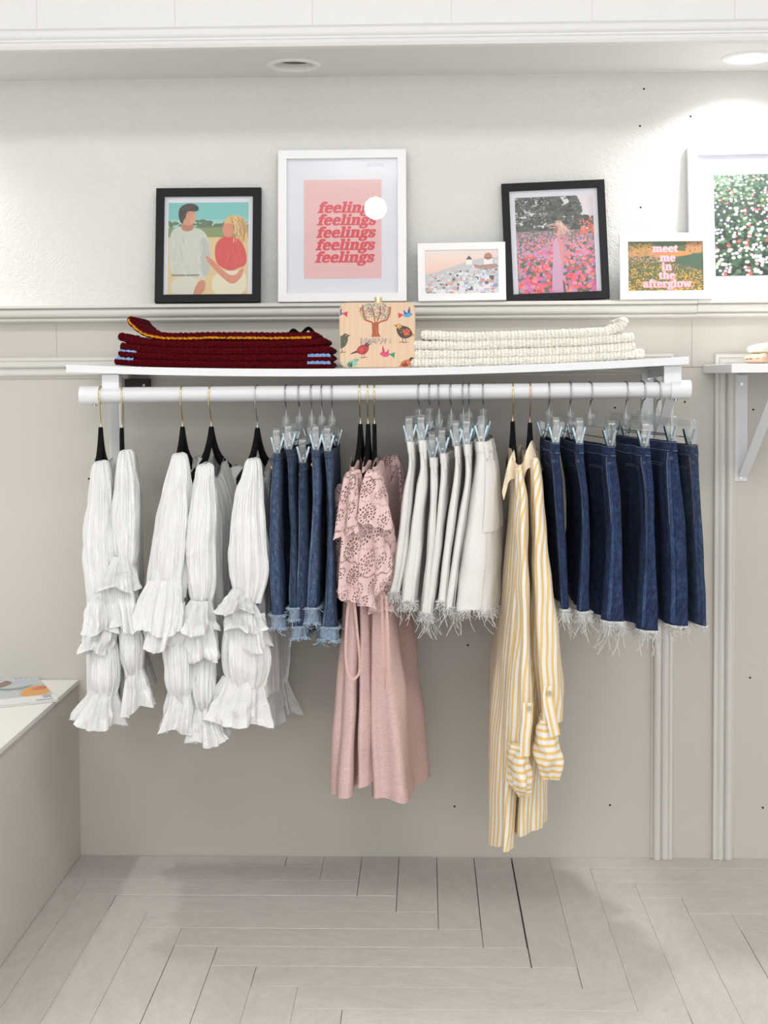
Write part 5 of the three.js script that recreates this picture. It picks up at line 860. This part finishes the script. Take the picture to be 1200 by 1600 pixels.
// ---------- yellow striped shirts ----------
const stripes = dataTex(128, 8, (x) => { const u = (x / 128 * 4) % 1, k = sstep(0.0, 0.06, u) - sstep(0.42, 0.48, u); return [lerp(0.955, 0.945, k), lerp(0.94, 0.80, k), lerp(0.915, 0.52, k)]; }, true);
MC.stripe = cloth({ map: (() => { const c = stripes.clone(); c.repeat.set(19, 1); c.needsUpdate = true; return c; })(), transmission: 0.06, thickness: 0, roughness: 1 });
MC.stripeX = cloth({ map: (() => { const c = stripes.clone(); c.repeat.set(19, 1); c.rotation = Math.PI / 2; c.needsUpdate = true; return c; })(), roughness: 1 });
const buttonM = std({ color: rgb(0.40, 0.38, 0.30), roughness: 0.35 });
function shirt(i, label, hx, b) {
  const t = thing('striped_shirt', label, 'shirt', 'yellow striped shirts'), nx = b.body[0][1], sk = b.sk, ph = i * 2 + 1;
  const yS = b.body[0][0], stemY = rodY(hx) + b.stem, armY = dz => stemY - 0.056 - 0.33 * Math.max(0, dz - 0.06);
  const neck = (s, sa, v) => { const dz = Math.abs(0.15 * s - 0.01); return (armY(dz) + 0.003 - yS) * (1 - v) ** 7; };
  add(t, 'body', loft(b.body, { zc: 0.27, rz: 0.15, skew: sk, ex: 0.8, ez: 0.85, nu: 128, nv: 100, top: neck, ph, noise: 0.003, nf: 10, folds: [[4, 0.0005, 0.010, 0], [7, 0.0003, 0.006, 1], [11, 0, 0.003, 2]], hem: (a, s, v) => v ** 4 * (b.hemTilt * Math.sin(a) - 0.02 * (1 - s) ) }), MC.stripe);
  const sl = new THREE.Group(); sl.name = 'sleeve'; t.add(sl);
  add(sl, 'sleeve_cloth', loft([[b.sleeve[0][0] + 0.004, b.sleeve[0][1], 0.0015], ...b.sleeve], { zc: 0.44, rz: v => 0.012 + 0.03 * Math.min(1, v * 2), nu: 90, nv: 80, ex: 0.85, ez: 0.9, ph, noise: 0.003, nf: 14, folds: [[3, 0.0005, 0.006, 0], [5, 0.0003, 0.0035, 1]] }), MC.stripe);
  add(sl, 'rolled_cuff', loft(b.roll, { zc: 0.455, rz: v => 0.014 + 0.028 * Math.sin(Math.PI * Math.min(1, 0.12 + 0.85 * v)), nu: 80, nv: 50, ex: 0.9, ez: 0.9, ph, noise: 0.006, nf: 30, folds: [[3, 0.001, 0.004, 0, 2], [6, 0.001, 0.003, 1, -2]] }), MC.stripeX);
  const tb = ribbon(b.tab, 0.022, MC.stripe, sl, 'tab');
  const bt = add(tb, 'button', new THREE.CylinderGeometry(0.0052, 0.0052, 0.0022, 18), buttonM); bt.rotation.x = Math.PI / 2 - 0.2; bt.position.set(b.button[0], b.button[1], b.button[2]);
  const far = sl.clone(); far.position.set(-sk * 0.34 + (b.farDx ?? 0), 0.01, -0.34); t.add(far);
  // collar: a folded band that stands round the neck and falls open at the front
  const C = b.collar.map(p => V3(...p)), c = new THREE.CatmullRomCurve3(C), F = new THREE.CatmullRomCurve3(b.fall.map(p => V3(...p))), pos = [], uv = [], idx = [], n = 40, m = 8;
  for (let q = 0; q <= n; q++) { const p = c.getPoint(q / n), f = F.getPoint(q / n); for (let k = 0; k <= m; k++) { const s = k / m, bul = 0.010 * Math.sin(Math.PI * s); pos.push(lerp(p.x, f.x, s) + bul * b.dir, lerp(p.y, f.y, s) + bul * 0.9, lerp(p.z, f.z, s) + bul * 0.6); uv.push(q / n * 0.34, s * 0.06); } }
  for (let q = 0; q < n; q++) for (let k = 0; k < m; k++) { const a = q * (m + 1) + k, e = a + m + 1; idx.push(a, e, a + 1, a + 1, e, e + 1); }
  const g = new THREE.BufferGeometry(); g.setAttribute('position', new THREE.Float32BufferAttribute(pos, 3)); g.setAttribute('uv', new THREE.Float32BufferAttribute(uv, 2)); g.setIndex(idx); g.computeVertexNormals();
  add(t, 'collar', g, MC.stripe);
  velvetHanger(b.hangerLabel, hx, hx + 0.001, b.metal, b.stem);
}
shirt(0, 'longer yellow striped shirt hanging beside the white shorts', 0.1911, { stem: HK(0.1911, 1.0487), metal: M.gold, hangerLabel: 'black velvet hanger with gold hook in the left yellow striped shirt', sk: -0.02, hemTilt: 0.006, dir: -0.5,
  body: [[0.9258, 0.1947, 0.0131], [0.8863, 0.1947, 0.0157], [0.8073, 0.1939, 0.019], [0.7149, 0.1905, 0.0236], [0.6354, 0.1871, 0.0282], [0.5424, 0.181, 0.0316], [0.4492, 0.1762, 0.0336], [0.3556, 0.1721, 0.0323], [0.2617, 0.1693, 0.0297], [0.1676, 0.1671, 0.0278]],
  sleeve: [[0.9626, 0.1921, 0.0078], [0.9378, 0.1946, 0.0104], [0.9117, 0.1978, 0.011], [0.8752, 0.1978, 0.0123], [0.7705, 0.2002, 0.0124], [0.6655, 0.2014, 0.0137], [0.5601, 0.2006, 0.0183], [0.4808, 0.1998, 0.0203], [0.4145, 0.1978, 0.0209], [0.3747, 0.1964, 0.0196]], roll: [[0.4066, 0.1931, 0.0169], [0.3842, 0.1918, 0.0209], [0.3511, 0.1924, 0.0228], [0.318, 0.1937, 0.0202], [0.2941, 0.1956, 0.0118]],
  tab: [[0.206, 0.4949, 0.497], [0.2042, 0.4616, 0.504], [0.2001, 0.4231, 0.506], [0.1991, 0.3869, 0.502]], button: [0.2081, 0.4847, 0.503],
  collar: [[0.1664, 0.9168, 0.4], [0.1744, 0.9552, 0.38], [0.1824, 0.9847, 0.36], [0.1897, 0.9952, 0.33], [0.2013, 0.9872, 0.26], [0.2111, 0.9667, 0.2]], fall: [[0.1626, 0.896, 0.42], [0.1679, 0.9145, 0.42], [0.1758, 0.9382, 0.42], [0.1962, 0.94, 0.41], [0.2136, 0.9343, 0.28], [0.221, 0.9268, 0.18]] });
shirt(1, 'shorter yellow striped shirt hanging beside the dark denim shorts', 0.2283, { stem: HK(0.2283, 1.0458), metal: M.rose, hangerLabel: 'black velvet hanger with copper hook in the right yellow striped shirt', sk: 0.02, hemTilt: 0.008, dir: -0.5,
  body: [[0.9358, 0.2298, 0.0111], [0.8857, 0.231, 0.0137], [0.8066, 0.2329, 0.0183], [0.714, 0.2341, 0.0236], [0.6079, 0.2327, 0.0302], [0.5014, 0.2287, 0.0342], [0.4078, 0.224, 0.0363], [0.3006, 0.2193, 0.037], [0.2011, 0.2159, 0.0364]],
  sleeve: [[0.982, 0.2251, 0.0071], [0.9559, 0.2277, 0.0097], [0.9338, 0.229, 0.011], [0.8881, 0.2309, 0.013], [0.8097, 0.2347, 0.0156], [0.718, 0.2392, 0.0202], [0.626, 0.245, 0.0247], [0.5469, 0.2514, 0.0274], [0.4941, 0.2547, 0.0267], [0.4478, 0.2547, 0.0229]], roll: [[0.4687, 0.2487, 0.013], [0.445, 0.2468, 0.0201], [0.4055, 0.2467, 0.024], [0.3659, 0.2513, 0.0234], [0.3289, 0.2552, 0.0143]],
  tab: [[0.2482, 0.5292, 0.499], [0.2451, 0.5099, 0.505], [0.2512, 0.4717, 0.508], [0.2606, 0.4289, 0.503]], button: [0.2474, 0.517, 0.508],
  collar: [[0.2008, 0.926, 0.4], [0.209, 0.9684, 0.38], [0.2172, 1.0007, 0.36], [0.2263, 1.014, 0.33], [0.2401, 1.0051, 0.26], [0.2535, 0.9836, 0.2]], fall: [[0.198, 0.9091, 0.42], [0.2033, 0.9315, 0.42], [0.2125, 0.9618, 0.42], [0.233, 0.957, 0.41], [0.2549, 0.9479, 0.28], [0.2666, 0.941, 0.18]] });
renderer.render(scene, camera);
